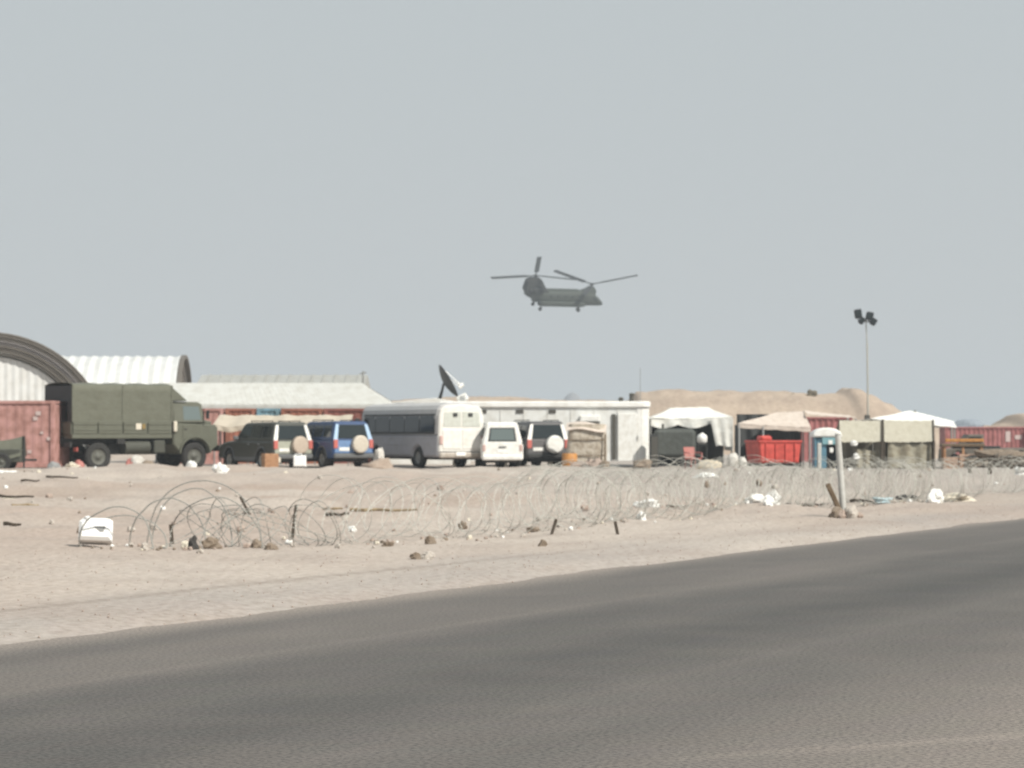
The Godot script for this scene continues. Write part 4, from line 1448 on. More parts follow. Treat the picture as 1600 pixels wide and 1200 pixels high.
	sheet(st, fx, 24, 2, 0.015, Vector3(0, 0, 1))
	obj("valance", st, M.canvas_pink, t)
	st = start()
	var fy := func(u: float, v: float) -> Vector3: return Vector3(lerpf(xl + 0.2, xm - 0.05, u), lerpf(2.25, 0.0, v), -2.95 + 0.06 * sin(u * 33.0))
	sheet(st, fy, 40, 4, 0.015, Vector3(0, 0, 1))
	obj("shade_backdrop", st, M.canvas_shade, t)  # added dark sheet, paints the shade under the canopy
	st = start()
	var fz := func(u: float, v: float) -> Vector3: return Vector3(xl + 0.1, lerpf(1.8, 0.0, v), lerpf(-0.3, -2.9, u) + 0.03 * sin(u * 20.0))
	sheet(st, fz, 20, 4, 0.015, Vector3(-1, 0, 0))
	obj("side_curtain", st, M.canvas_shade, t)  # another added dark sheet, shade for the canopy's left side
	for q in [Vector3(xl + 0.05, 1.84, 0), Vector3(across(1192.0, d) - o.x, 1.72, 0.1), Vector3(xm - 0.04, 1.68, 0.16), Vector3(xr - 0.05, 2.05, -0.95), Vector3(xr - 0.15, 2.15, -2.85), Vector3(xm, 2.38, -2.7)]:
		post(t, Vector3(q.x, 0, q.z), q, 0.04, M.pole_grey)
	container("maroon container standing behind the tan canopy's raised right half", Vector3(across(1292.0, 149.0), land(across(1292.0, 150.0), 150.0), -150.2), 0.0, M.maroon_row, 2.9, "", true)
	# red skip under the canopy
	t = thing("red_skip", "bright red steel skip with a dented rim, under the tan canopy", "skip", Vector3(across(1208.0, 104.0), 0.0, -104.0), 0.32)
	st = start()
	var sp := PackedVector2Array([Vector2(-0.82, 0.28), Vector2(0.8, 0.28), Vector2(0.9, 1.08), Vector2(-0.92, 1.12)])
	slab(st, sp, -0.7, 0.7, Transform3D.IDENTITY, 0.05)
	obj("tub", st, M.red_bright, t)
	st = start()
	box(st, Vector3(0, 1.12, 0.69), Vector3(1.86, 0.09, 0.09), 0.02)
	box(st, Vector3(0, 1.12, -0.69), Vector3(1.86, 0.09, 0.09), 0.02)
	box(st, Vector3(-0.91, 1.125, 0), Vector3(0.09, 0.09, 1.3), 0.02)
	box(st, Vector3(0.9, 1.125, 0), Vector3(0.09, 0.09, 1.3), 0.02)
	obj("rim", st, M.red_bright, t)
	for x in [-0.62, -0.2, 0.22, 0.62]:
		st = start()
		box(st, Vector3(x, 0.68, 0.72), Vector3(0.08, 0.76, 0.07), 0.015)
		obj("rib", st, M.red_bright, t)
	st = start()
	box(st, Vector3(-0.52, 1.24, 0.3), Vector3(0.5, 0.24, 0.5), 0.08)
	obj("hatch", st, M.red_bright, t)
	for x in [-0.6, 0.6]:
		st = start()
		box(st, Vector3(x, 0.14, 0), Vector3(0.14, 0.28, 1.3), 0.02)
		obj("skid", st, M.dark_trim, t)

	# blue booth
	d = 101.0
	t = thing("blue_booth", "small blue plastic booth with a white domed roof and dark doorway", "booth", Vector3(across(1290.0, d), land(across(1290.0, d), d), -d))
	st = start()
	slab(st, PackedVector2Array([Vector2(-0.48, 0.06), Vector2(-0.40, 0.06), Vector2(-0.40, 1.3), Vector2(0.40, 1.3), Vector2(0.40, 0.06), Vector2(0.48, 0.06), Vector2(0.48, 1.38), Vector2(-0.48, 1.38)]), -0.5, 0.46, Transform3D.IDENTITY, 0.02)
	obj("shell", st, M.booth_blue, t)
	st = start()
	box(st, Vector3(0, 0.7, -0.47), Vector3(0.8, 1.26, 0.04))
	obj("back_wall", st, M.booth_dark, t)
	st = start()
	box(st, Vector3(-0.2, 0.68, 0.40), Vector3(0.36, 1.18, 0.05), 0.02)
	obj("door", st, M.booth_blue, t)
	st = start()
	box(st, Vector3(0.05, 1.16, 0.49), Vector3(0.5, 0.3, 0.04), 0.05)
	obj("transom", st, M.booth_teal, t)
	st = start()
	var dome := PackedVector2Array()
	for i in 11:
		var a := PI * i / 10.0
		dome.append(Vector2(cos(a) * 0.56, 1.36 + sin(a) * 0.3))
	dome.append(Vector2(-0.56, 1.30))
	dome.append(Vector2(0.56, 1.30))
	slab(st, dome, -0.56, 0.56, Transform3D.IDENTITY, 0.05)
	obj("roof", st, M.white_paint, t)
	st = start()
	box(st, Vector3(0, 0.03, 0), Vector3(1.05, 0.1, 1.05), 0.02)
	obj("floor", st, M.vent_grey, t)
	st = start()
	box(st, Vector3(0.12, 1.1, 0.52), Vector3(0.16, 0.16, 0.02), 0.01)
	obj("sign_plate", st, M.white_paint, t)
	st = start()
	box(st, Vector3(0.16, 0.8, 0.50), Vector3(0.14, 0.18, 0.02), 0.01)
	obj("sign_plate", st, M.white_paint, t)

	# two tan tents, the flys steep, their lower halves open
	d = 106.0
	var bays := [[1311.0, 1378.0, 1380.0, "tan canvas tent with a steep fly, next to the blue booth"], [1381.0, 1459.0, 1461.0, "tan canvas tent with a pale end flap, last of the tents on the right"]]
	for bi in 2:
		var q: Array = bays[bi]
		var x0 := across(q[0], d)
		var x1 := across(q[1], d)
		t = thing("canvas_tent", q[3], "tent", Vector3((x0 + x1) / 2, 0, -d), 0.0, "tan tents beside the blue booth")
		var hw := (x1 - x0) / 2
		var lean := 0.18
		fly_sheet("fly", t, M.canvas_tan, [Vector3(-hw, 1.10, 0.1), Vector3(hw, 1.12, 0.1), Vector3(hw + lean, 1.97, -1.3), Vector3(-hw + lean, 1.98, -1.3)], 0.03)
		fly_sheet("fly", t, M.canvas_tan, [Vector3(-hw + lean, 1.96, -1.34), Vector3(hw + lean, 1.95, -1.34), Vector3(hw, 1.1, -2.8), Vector3(-hw, 1.1, -2.8)], 0.03)
		st = start()
		var fc := func(u: float, v: float) -> Vector3: return Vector3(lerpf(-hw, hw, u), lerpf(1.1, 0.02, v), -2.75 + 0.05 * sin(u * 22.0))
		sheet(st, fc, 24, 4, 0.015, Vector3(0, 0, 1))
		obj("back_wall", st, M.canvas_tan, t)
		st = start()
		var fd := func(u: float, v: float) -> Vector3: return Vector3(lerpf(-hw + (0.7 if bi == 0 else 0.15), hw - 0.1, u), lerpf(0.78 if bi == 0 else 1.06, 0.02, v) + 0.04 * sin(u * 7.0), (-0.12 if bi == 0 else 0.0) + 0.04 * sin(u * 18.0))
		sheet(st, fd, 24, 4, 0.015, Vector3(0, 0, 1))
		obj("front_wall", st, M.canvas_khaki, t)
		st = start()
		slab(st, PackedVector2Array([Vector2(-2.7, 0.02), Vector2(0.05, 0.02), Vector2(0.05, 1.06), Vector2(-1.32, 1.92), Vector2(-2.7, 1.06)]), -0.01, 0.01, Transform3D(Basis(Vector3(0, 0, 1), Vector3.UP, Vector3(-1, 0, 0)), Vector3(hw + 0.02, 0, 0)))
		obj("end_wall", st, M.canvas_cream if bi == 1 else M.canvas_tan, t)
		post(t, Vector3(-hw, 0, 0.12), Vector3(-hw, 1.12, 0.12), 0.035, M.dark_wood)
		post(t, Vector3(hw - 0.04, 0, 0.14), Vector3(hw - 0.02, 1.14, 0.14), 0.06, M.dark_wood)
		post(t, Vector3(hw - 0.02, 1.14, 0.14), Vector3(hw + lean, 1.99, -1.28), 0.035, M.dark_wood)
		post(t, Vector3(-hw + lean, 0, -1.32), Vector3(-hw + lean, 2.0, -1.32), 0.04, M.dark_wood)
	for q in [[1334.0, 692.0, 0.18], [1338.0, 714.0, 0.2]]:
		solo("water_bag", lump(Vector3(0.26, 0.28, 0.16), 0.3, int(q[0])), M.white_cloth, "white bag hanging in the left tent's dark opening, " + ("the upper one" if q[1] < 700.0 else "the lower one"), "bag", Vector3(across(q[0], 105.6), height(q[1], 105.6) - 0.1, -105.6))
	# flat white roof behind the tents
	d = 122.0
	t = thing("white_shelter", "white sheet-roofed shelter behind the tan tents, its roof falling to the right", "shelter", Vector3(across(1440.0, d), 0, -d))
	xl = across(1360.0, d) - across(1440.0, d)
	xr = across(1512.0, d) - across(1440.0, d)
	fly_sheet("roof", t, M.white_roof, [Vector3(xl, 2.12, 0.0), Vector3(xr - 0.5, 1.72, 0.0), Vector3(xr, 2.02, -4.0), Vector3(0.1, 2.52, -4.0)], 0.0)
	fly_sheet("roof", t, M.canvas_white, [Vector3(0.1, 2.46, -4.1), Vector3(xr - 0.2, 1.98, -4.1), Vector3(xr - 0.2, 1.7, -7.0), Vector3(xl, 2.0, -7.0)], 0.0)
	st = start()
	box(st, Vector3((xl + xr) / 2 - 0.3, 0.9, -6.6), Vector3(xr - xl - 0.8, 1.8, 0.06))
	obj("back_wall", st, M.canvas_khaki, t)
	for q in [Vector3(xl + 0.1, 2.06, -0.1), Vector3(xr - 0.6, 1.68, -0.1), Vector3(xr - 0.1, 1.95, -3.9), Vector3(0.3, 2.55, -3.9)]:
		post(t, Vector3(q.x, -0.4, q.z), q, 0.05, M.dull_steel)

func build_right_side() -> void:
	# red container row on lower ground
	var d := 190.0
	var gy := land(across(1530.0, d), d)
	container("long dark red corrugated container at the right edge with two pale patches", Vector3(across(1551.0, d), gy, -d), 0.0, M.maroon_row, 7.3, "dark red containers at the right edge")
	var st := start()
	var rc: Node3D = get_child(get_child_count() - 1)
	for q in [[-0.0, 1.55, 0.34, 0.75], [0.0, 0.55, 0.3, 0.4], [0.75, 1.5, 0.5, 0.3]]:
		st = start()
		box(st, Vector3(across(1570.0, d) - across(1551.0, d) + q[0], q[1] + 0.35, 1.19), Vector3(q[2], q[3], 0.012))
		obj("pale_patch", st, M.pink_white, rc)
	container("dark red container at the far right, cut off by the picture's edge", Vector3(across(1645.0, d), gy, -d + 0.4), 0.0, M.maroon_row, 4.2, "dark red containers at the right edge")
	# blue tarpaulined load behind it
	solo("covered_load", lump(Vector3(2.4, 1.2, 2.0), 0.1, 71), M.tarp_blue, "grey-blue covered load showing over the red container's left end", "covered load", Vector3(across(1512.0, 200.0), height(668.0, 200.0) - 0.3, -200.0))
	var t := thing("load_trestle", "tall trestle holding up the grey-blue covered load behind the red container", "trestle", Vector3(across(1512.0, 200.0), gy, -200.0))
	st = start()
	box(st, Vector3(0, height(668.0, 200.0) - 0.4 - gy, 0), Vector3(2.2, 0.12, 1.6), 0.02)
	obj("top", st, M.dark_wood, t)
	for sx in [-1.0, 1.0]:
		st = start()
		rod(st, Vector3(sx, 0, 0), Vector3(sx, height(668.0, 200.0) - 0.4 - gy, 0), 0.08)
		obj("leg", st, M.dark_wood, t)
	# orange loader frame with crates
	d = 104.0
	var x := across(1503.0, d)
	t = thing("orange_trailer", "low flatbed trailer with an orange rail, right of the last tan tent", "trailer", Vector3(x, 0, -d), -0.08)
	st = start()
	box(st, Vector3(0.05, 1.17, 0.5), Vector3(1.5, 0.13, 0.1), 0.02)
	obj("rail", st, M.orange, t)
	st = start()
	box(st, Vector3(0, 0.98, 0), Vector3(1.7, 0.12, 1.1), 0.02)
	obj("deck", st, M.brown_wood, t)
	for q in [Vector3(-0.72, 0, 0.45), Vector3(0.0, 0, 0.45), Vector3(0.72, 0, 0.45), Vector3(-0.72, 0, -0.45), Vector3(0.72, 0, -0.45)]:
		st = start()
		box(st, q + Vector3(0, 0.46, 0), Vector3(0.1, 0.92, 0.1), 0.015)
		obj("leg", st, M.orange_dull, t)
	for sg in [-1.0, 1.0]:
		wheel(t, 0.35, 0.3, sg * 0.62, 0.3, 0.18, M.dull_steel)
	st = start()
	box(st, Vector3(0.55, 0.9, 0.0), Vector3(1.9, 0.1, 0.14), 0.02)
	obj("drawbar", st, M.dark_trim, t)
	for q in [[1484.0, 0.62, 0.5, "pinkish crate under the orange-railed trailer, the left one"], [1510.0, 0.7, 0.62, "pinkish crate under the orange-railed trailer, the right one"]]:
		t = thing("crate", q[3], "crate", Vector3(across(q[0], 103.6), 0.0, -103.6), 0.1, "crates under the trailer")
		st = start()
		box(st, Vector3(0, q[2] / 2, 0), Vector3(q[1] - 0.04, q[2] - 0.04, 0.4), 0.01)
		obj("crate_box", st, M.crate_pink, t)
		for i in 4:
			st = start()
			box(st, Vector3(0, 0.08 + i * (q[2] - 0.12) / 3.0, 0.215), Vector3(q[1], 0.1, 0.03), 0.006)
			obj("slat", st, M.crate_pink, t)
	t = thing("utility_truck", "brown-grey flatbed pickup half hidden behind the rubble at the right edge", "truck", Vector3(across(1545.0, 108.0), -0.1, -108.0), deg_to_rad(178.0))
	var p := PackedVector2Array([Vector2(-2.0, 0.4), Vector2(-2.0, 0.95), Vector2(0.3, 0.95), Vector2(0.32, 1.5), Vector2(0.95, 1.5), Vector2(1.25, 0.98), Vector2(1.95, 0.9), Vector2(2.0, 0.4)])
	arch(p, 1.3, 0.4, 0.4)
	arch(p, -1.2, 0.4, 0.4)
	p.reverse()
	st = start()
	slab(st, p, -0.8, 0.8, Transform3D.IDENTITY, 0.05)
	obj("body", st, M.brown_metal, t)
	for sg in [-1.0, 1.0]:
		pane_on_side(t, "window", [Vector2(0.42, 1.0), Vector2(1.12, 1.0), Vector2(0.9, 1.4), Vector2(0.42, 1.4)], func(_q: Vector2) -> float: return 0.8, sg, M.car_glass)
		for xx in [1.3, -1.2]:
			wheel(t, xx, 0.34, sg * 0.68, 0.34, 0.22, M.dull_steel)
	# rubble heap and posts in front of it
	for q in [[1568.0, 92.0, 2.0, 0.72, 3], [1600.0, 90.0, 1.6, 0.66, 5], [1538.0, 93.0, 1.3, 0.5, 9]]:
		var xx := across(q[0], q[1])
		solo("rubble_heap", lump(Vector3(q[2], q[3], 1.6), 0.32, q[4], true, 12, 20), M.earth, ["brown earth heap at the right edge, tallest of three", "brown earth heap cut off by the right edge", "small brown earth heap left of the tallest one"][[3, 5, 9].find(q[4])], "heap", ground(xx, q[1]), Basis.IDENTITY, "earth heaps at the right edge")
	for q in [[1516.0, 82.0, 0.42, 0.1], [1546.0, 82.0, 0.55, -0.06], [1580.0, 84.0, 0.45, 0.12]]:
		st = start()
		box(st, Vector3(0, q[2] / 2, 0), Vector3(0.12, q[2], 0.1), 0.02)
		solo("short_post", done(st), M.dark_wood, ["short dark post left of the rubble, nearest the tents", "tallest short dark post in front of the rubble", "short dark post furthest right before the rubble"][[1516.0, 1546.0, 1580.0].find(q[0])], "post", ground(across(q[0], q[1]), q[1]), Basis(Vector3.BACK, q[3]), "short posts before the rubble")
	# lighting tower
	d = 130.0
	x = across(1355.0, d)
	t = thing("light_tower", "tall thin lighting mast with four dark floodlights above the tan tents", "light tower", Vector3(x, 0, -d))
	st = start()
	rod(st, Vector3(0.05, 0.9, 0), Vector3(0.03, 3.6, 0), 0.055, -1.0, 8)
	rod(st, Vector3(0.03, 3.5, 0), Vector3(0.0, 5.9, 0), 0.04, -1.0, 8)
	rod(st, Vector3(0.0, 5.8, 0), Vector3(-0.06, 7.05, 0), 0.028, -1.0, 8)
	obj("mast", st, M.mast_pale, t)
	st = start()
	rod(st, Vector3(-0.45, 7.0, 0), Vector3(0.4, 6.92, 0), 0.03, -1.0, 6)
	rod(st, Vector3(-0.42, 7.0, 0), Vector3(-0.42, 7.5, 0), 0.03, -1.0, 6)
	rod(st, Vector3(0.1, 6.95, 0), Vector3(0.1, 7.4, 0), 0.03, -1.0, 6)
	obj("crossbar", st, M.vent_dark, t)
	for q in [[Vector3(-0.45, 7.33, 0.1), 0.46, 0.16], [Vector3(0.12, 7.22, 0.1), 0.42, -0.25], [Vector3(-0.27, 6.99, 0.12), 0.26, 1.15], [Vector3(0.30, 6.94, 0.12), 0.30, 1.3]]:
		st = start()
		box(st, q[0], Vector3(0.36, q[1], 0.26), 0.05, Basis(Vector3.BACK, q[2] * 0.8))
		var fl := obj("floodlight", st, M.lamp_dark, t)
		st = start()
		box(st, q[0] + Vector3(0, 0, 0.135), Vector3(0.28, q[1] * 0.7, 0.02), 0.005, Basis(Vector3.BACK, q[2] * 0.8))
		obj("lens", st, M.car_glass, fl)
	st = start()
	box(st, Vector3(0, 0.65, 0), Vector3(1.5, 0.7, 1.0), 0.05)
	obj("engine_box", st, M.vent_grey, t)
	st = start()
	box(st, Vector3(0.0, 1.9, 0), Vector3(0.26, 0.9, 0.24), 0.04)
	obj("winch_box", st, M.vent_dark, t)
	for sg in [-1.0, 1.0]:
		wheel(t, 0.0, 0.3, sg * 0.6, 0.3, 0.18, M.dull_steel)

func build_far_ground() -> void:
	# the long bank of sand behind the camp, highest on the right
	var pos := PackedVector3Array()
	var cols := PackedColorArray()
	var nu := 26
	var nv := 260
	var tops := [[430.0, 640.0], [560.0, 628.0], [700.0, 620.0], [800.0, 619.0], [900.0, 626.0], [985.0, 627.0], [1000.0, 612.0], [1040.0, 608.0], [1110.0, 610.0], [1175.0, 610.0], [1240.0, 611.0], [1290.0, 613.0], [1318.0, 613.0], [1333.0, 604.0], [1345.0, 605.0], [1362.0, 615.0], [1400.0, 632.0], [1420.0, 655.0], [1500.0, 668.0], [1560.0, 667.0], [1582.0, 663.0], [1606.0, 646.0], [1680.0, 640.0], [1750.0, 645.0]]
	for i in nu:
		var v := i / (nu - 1.0)
		for j in nv:
			var px := 430.0 + 1320.0 * j / (nv - 1.0)
			var k := 0
			while k < tops.size() - 2 and tops[k + 1][0] < px:
				k += 1
			var py: float = lerpf(tops[k][1], tops[k + 1][1], smoothstep(tops[k][0], tops[k + 1][0], px))
			var dd := 236.0
			var h := maxf(height(py, dd), 0.2) + 0.9
			var x := across(px, dd)
			var z := lerpf(-16.0, 26.0, v)
			var prof := sin(clampf(v, 0.0, 1.0) * PI)
			prof = pow(prof, 0.75)
			var rough: float = n_mid.get_noise_2d(x * 14.0, z * 14.0) * 0.9 + n_fine.get_noise_2d(x * 40.0, z * 40.0) * 0.35
			var y := -0.9 + h * prof + rough * prof * 0.28
			pos.append(Vector3(x, y, -(dd + z)))
			var c := Color(0.50, 0.405, 0.325).lerp(Color(0.40, 0.318, 0.255), clampf(0.5 + rough * 1.0 + 0.9 * n_fine.get_noise_2d(x * 70.0, z * 70.0), 0.0, 1.0))
			cols.append(c)
	var m := mat(1, 1, 1, 0.95, 0.0, "grit", 0.12)
	m.vertex_color_use_as_albedo = true
	setting("sand_bank", grid_mesh(nu, nv, pos, cols), m)
	# scrub and stones on the crest
	for q in [[1241.0, 616.0, 0.7], [1268.0, 614.0, 0.9], [1150.0, 617.0, 0.5], [1300.0, 626.0, 0.8], [1316.0, 628.0, 0.7]]:
		var dd := 243.0
		solo("crest_scrub", lump(Vector3(q[2] * 0.9, q[2] * 0.75, q[2] * 0.7), 0.4, int(q[0])), M.scrub, {1241.0: "small dark scrub clump on the sand bank's crest, left of a pair", 1268.0: "larger dark scrub clump on the sand bank's crest, right of a pair", 1150.0: "faint scrub clump on the sand bank above the white marquee", 1300.0: "brown scrub clump low on the bank left of the light tower", 1316.0: "brown scrub clump on the bank just left of the light tower's mast"}[q[0]], "shrub", Vector3(across(q[0], dd - 6.0), height(q[1], dd - 6.0) - 0.35, -(dd - 6.0)), Basis.IDENTITY, "scrub on the sand bank")
	# a low hill far away
	pos = PackedVector3Array()
	cols = PackedColorArray()
	for i in 20:
		for j in 40:
			var a := TAU * j / 40.0
			var r := i / 19.0
			var y := pow(cos(r * PI / 2), 1.5) * (25.5 + 2.0 * n_mid.get_noise_2d(cos(a) * r * 90.0, sin(a) * r * 90.0)) - 1.5
			pos.append(Vector3(across(893.0, 1500.0) + cos(a) * r * 17.0, y, -1500.0 + sin(a) * r * 14.0))
			cols.append(Color(0.21, 0.21, 0.22))
	var m2 := mat(1, 1, 1, 0.95)
	m2.vertex_color_use_as_albedo = true
	setting("distant_hill", grid_mesh(20, 40, pos, cols, true), m2)

# ---------------------------------------------------------------- wire, posts and litter on the verge
func wire_path(u: float) -> Vector2:
	# the line that the coils follow: x and distance
	var a := [[-5.15, 33.0], [-3.5, 34.2], [-1.55, 36.6], [0.7, 40.8], [2.1, 44.5], [5.0, 51.5], [7.8, 54.5], [9.5, 57.5], [13.0, 66.0], [18.0, 80.0]]
	var p := clampf(u, 0.0, 1.0) * (a.size() - 1)
	var i := mini(int(p), a.size() - 2)
	var f := p - i
	return Vector2(lerpf(a[i][0], a[i + 1][0], f), lerpf(a[i][1], a[i + 1][1], f))

func razor_coil(label: String, u0: float, u1: float, turns: int, r: float, off: float, up: float, sd: int, slack: float, group: String) -> void:
	rng.seed = sd
	var pts := PackedVector3Array()
	var per := 28
	var n := turns * per
	var ph := rng.randf() * TAU
	var mid := wire_path((u0 + u1) / 2)
	var base := ground(mid.x, mid.y)
	var barbs := start()
	var sx := sd * 53.0
	for i in n + 1:
		var turn := float(i) / per
		var rr: float = r * (1.0 + 0.26 * (1.0 + slack) * n_mid.get_noise_2d(turn * 22.0, sx))
		var tilt: float = n_mid.get_noise_2d(turn * 26.0, sx + 200.0) * (0.75 + slack)
		var drop: float = n_mid.get_noise_2d(turn * 24.0, sx + 400.0) * 0.06 * (1.0 + slack)
		var q := float(i) / n
		var a := TAU * i / per + ph
		var along := lerpf(u0, u1, q) + (u1 - u0) / turns * 2.2 * n_mid.get_noise_2d(turn * 13.0, sx + 700.0)
		var w := wire_path(along)
		var w2 := wire_path(along + 0.002)
		var dir := (w2 - w).normalized() if w2 != w else Vector2(0.5, 0.86)
		var side := Vector2(-dir.y, dir.x)
		# clipped to its neighbours, each turn swings forwards and back along the line
		var sway: float = (cos(a * 0.5 + 0.7) * sin(a) * 0.20 + tilt * sin(a)) * (0.6 + slack * 0.8) + cos(a * 0.5) * 0.08
		var flat: float = 1.0 - slack * 0.28
		var px := w + dir * sway + side * (off + cos(a) * rr)
		var y := land(w.x, w.y) + up + maxf(rr * flat + sin(a) * rr * flat + drop, -0.02)
		pts.append(Vector3(px.x, y, -px.y) - base)
	var t := thing("razor_wire_coil", label, "razor wire", base, 0.0, group)
	var st := start()
	pipe(st, pts, 0.0042 + 0.0028 * smoothstep(0.4, 0.9, slack), 4)
	obj("wire", st, M.wire_dark if slack > 0.6 else M.wire, t)
	for i in n:
		var e: Vector3 = pts[i + 1] - pts[i]
		var cnt := int(e.length() / 0.055)
		for k in cnt:
			var c: Vector3 = pts[i].lerp(pts[i + 1], (k + 0.5) / cnt)
			var d := e.normalized()
			var s := d.cross(Vector3(0.4, 0.8, 0.3 + 0.2 * (k % 3))).normalized()
			barbs.add_vertex(c - d * 0.012); barbs.add_vertex(c + d * 0.02 + s * 0.017); barbs.add_vertex(c + d * 0.008)
			barbs.add_vertex(c - d * 0.008); barbs.add_vertex(c - d * 0.02 - s * 0.017); barbs.add_vertex(c + d * 0.012)
	var o := obj("barbs", barbs, M.wire, t)
	o.set_meta("kind", "stuff")

func loose_loops(label: String, hoops: Array, group: String) -> void:
	# hoops that have sprung out of a coil and stand across the view: column, distance, half width, height, lean
	var q0: Array = hoops[0]
	var base := ground(across(q0[0], q0[1]), q0[1])
	var t := thing("razor_wire_coil", label, "razor wire", base, 0.0, group)
	var k := 0
	for q in hoops:
		k += 1
		var foot := ground(across(q[0], q[1]), q[1]) - base
		var pts := PackedVector3Array()
		for i in 41:
			var a: float = lerpf(-0.35, PI + 0.3, i / 40.0)
			var wob: float = 1.0 + 0.06 * n_mid.get_noise_2d(i * 7.0, k * 90.0 + q[0])
			pts.append(foot + Vector3(cos(a) * q[2] * wob, maxf(0.0, sin(a) * q[3] * wob) + 0.006 - 0.02 * k * 0.1, -sin(a) * q[3] * q[4] + cos(a) * 0.22 - 0.10 * sin(a * 2.0)))
		var st := start()
		pipe(st, pts, 0.0075, 5)
		var o := obj("wire", st, M.wire_dark, t)
		st = start()
		for i in 40:
			var e: Vector3 = pts[i + 1] - pts[i]
			var d := e.normalized()
			for m in 2:
				var p: Vector3 = pts[i].lerp(pts[i + 1], (m + 0.5) / 2.0)
				var s := d.cross(Vector3(0.3, 0.5, 0.8 - 0.5 * m)).normalized()
				st.add_vertex(p - d * 0.012); st.add_vertex(p + d * 0.02 + s * 0.02); st.add_vertex(p + d * 0.008)
				st.add_vertex(p - d * 0.008); st.add_vertex(p - d * 0.02 - s * 0.02); st.add_vertex(p + d * 0.012)
		var bb := obj("barbs", st, M.wire_dark, o)
		bb.set_meta("kind", "stuff")

func build_wire() -> void:
	var g := "razor wire coils along the verge"
	loose_loops("loose dark hoops of razor wire arching over the white plastic can at the left", [[181.0, 33.1, 0.50, 0.50, 0.1], [196.0, 33.5, 0.56, 0.40, -0.25], [262.0, 34.0, 0.52, 0.62, 0.2]], g)
	loose_loops("three wide slack hoops of razor wire over the left tangle", [[318.0, 34.6, 0.78, 0.84, 0.15], [338.0, 34.2, 0.62, 0.66, -0.3], [300.0, 34.9, 0.55, 0.74, 0.35]], g)
	razor_coil("slack flattened razor wire coil just right of the white plastic can", 0.075, 0.165, 17, 0.36, 0.0, 0.0, 12, 0.62, g)
	razor_coil("sparse stretched razor wire coil between the two leftmost tangles and the long dense run", 0.17, 0.24, 9, 0.44, 0.1, 0.0, 13, 0.5, g)
	razor_coil("razor wire coil in front of the parked minibus and white van", 0.235, 0.36, 15, 0.44, 0.0, 0.0, 14, 0.25, g)
	razor_coil("rear razor wire coil behind the front one, level with the minibus", 0.25, 0.37, 11, 0.44, 0.95, 0.0, 15, 0.3, g)
	razor_coil("razor wire coil in front of the long white cabin", 0.355, 0.46, 20, 0.45, 0.0, 0.0, 16, 0.2, g)
	razor_coil("rear razor wire coil behind the front one, level with the long white cabin", 0.365, 0.47, 15, 0.45, 0.95, 0.0, 17, 0.25, g)
	razor_coil("razor wire coil in front of the white marquee and red skip", 0.455, 0.60, 40, 0.45, 0.0, 0.0, 18, 0.2, g)
	razor_coil("rear razor wire coil behind the front one, level with the red skip", 0.465, 0.61, 36, 0.46, 0.95, 0.0, 19, 0.2, g)
	razor_coil("razor wire coil right of the white pipe post, in front of the tan tents", 0.595, 0.78, 46, 0.45, 0.0, 0.0, 20, 0.2, g)
	razor_coil("rear razor wire coil behind the front one, level with the tan tents", 0.60, 0.79, 40, 0.46, 0.95, 0.0, 21, 0.2, g)
	razor_coil("razor wire coil running off to the right edge by the rubble heaps", 0.775, 0.98, 48, 0.44, 0.0, 0.0, 22, 0.2, g)
	# stakes
	var posts := [[457.0, 843.0, 0.50, -0.12, "thin brown stake leaning in the sparse middle of the wire"], [392.0, 808.0, 0.42, 0.5, "short dark stake slanting behind the left wire tangle"], [270.0, 848.0, 0.3, 0.1, "stubby dark stake left in the flattened wire"], [965.0, 838.0, 0.22, 0.2, "stub of a dark stake below the wire near the white rag"], [862.0, 833.0, 0.26, -0.3, "broken brown stake at the front of the dense wire"]]
	for q in posts:
		var d: float = 6174.0 / (q[1] - 675.0)
		var x := across(q[0], d)
		var st := start()
		box(st, Vector3(0, q[2] / 2 - 0.03, 0), Vector3(0.045, q[2], 0.04), 0.008)
		solo("wooden_stake", done(st), M.dark_wood, q[4], "stake", ground(x, d), Basis(Vector3.BACK, q[3]), "stakes in the wire")
	# the pale pipe with stones round its foot
	var d := 45.6
	var x := across(1318.0, d)
	var t := thing("pipe_post", "tall pale grey pipe standing at the road's edge with stones round its foot", "post", ground(x, d), 0.0)
	var st := start()
	rod(st, Vector3(0, -0.05, 0), Vector3(-0.10, 1.44, 0), 0.058, 0.052, 16)
	obj("pipe", st, M.pipe_grey, t)
	st = start()
	rod(st, Vector3(-0.10, 1.435, 0), Vector3(-0.1005, 1.45, 0), 0.062, 0.055, 16)
	obj("cap", st, M.pipe_grey, t)
	st = start()
	box(st, Vector3(0.0, 0.28, 0), Vector3(0.085, 0.66, 0.075), 0.012, Basis(Vector3.BACK, 0.42))
	solo("leaning_timber", done(st), M.brown_wood, "weathered brown timber leaning against the pale pipe's foot", "timber", ground(x - 0.16, d - 0.12))
	var k := 0
	for q in [[1306.0, 0.26, 0.24, 1], [1328.0, 0.30, 0.28, 0], [1342.0, 0.16, 0.12, 2], [1299.0, 0.17, 0.12, 1], [1314.0, 0.22, 0.16, 2]]:
		k += 1
		solo("foot_stone", lump(Vector3(q[1], q[2] * 1.3, q[1] * 0.9) * 0.8, 0.22, k * 7), [M.stone_pale, M.stone_brown, M.stone_pink][q[3]], ["brown stone left of the pale pipe's foot", "pale upright stone right of the pale pipe's foot", "small pinkish stone furthest right by the pale pipe", "small brown stone furthest left by the pale pipe", "pinkish stone directly before the pale pipe"][k - 1], "stone", ground(across(q[0], d - 0.35), d - 0.35 - 0.06 * (k % 3)), Basis.IDENTITY, "stones round the pipe's foot")
	d = 88.0
	x = across(1280.0, d)
	st = start()
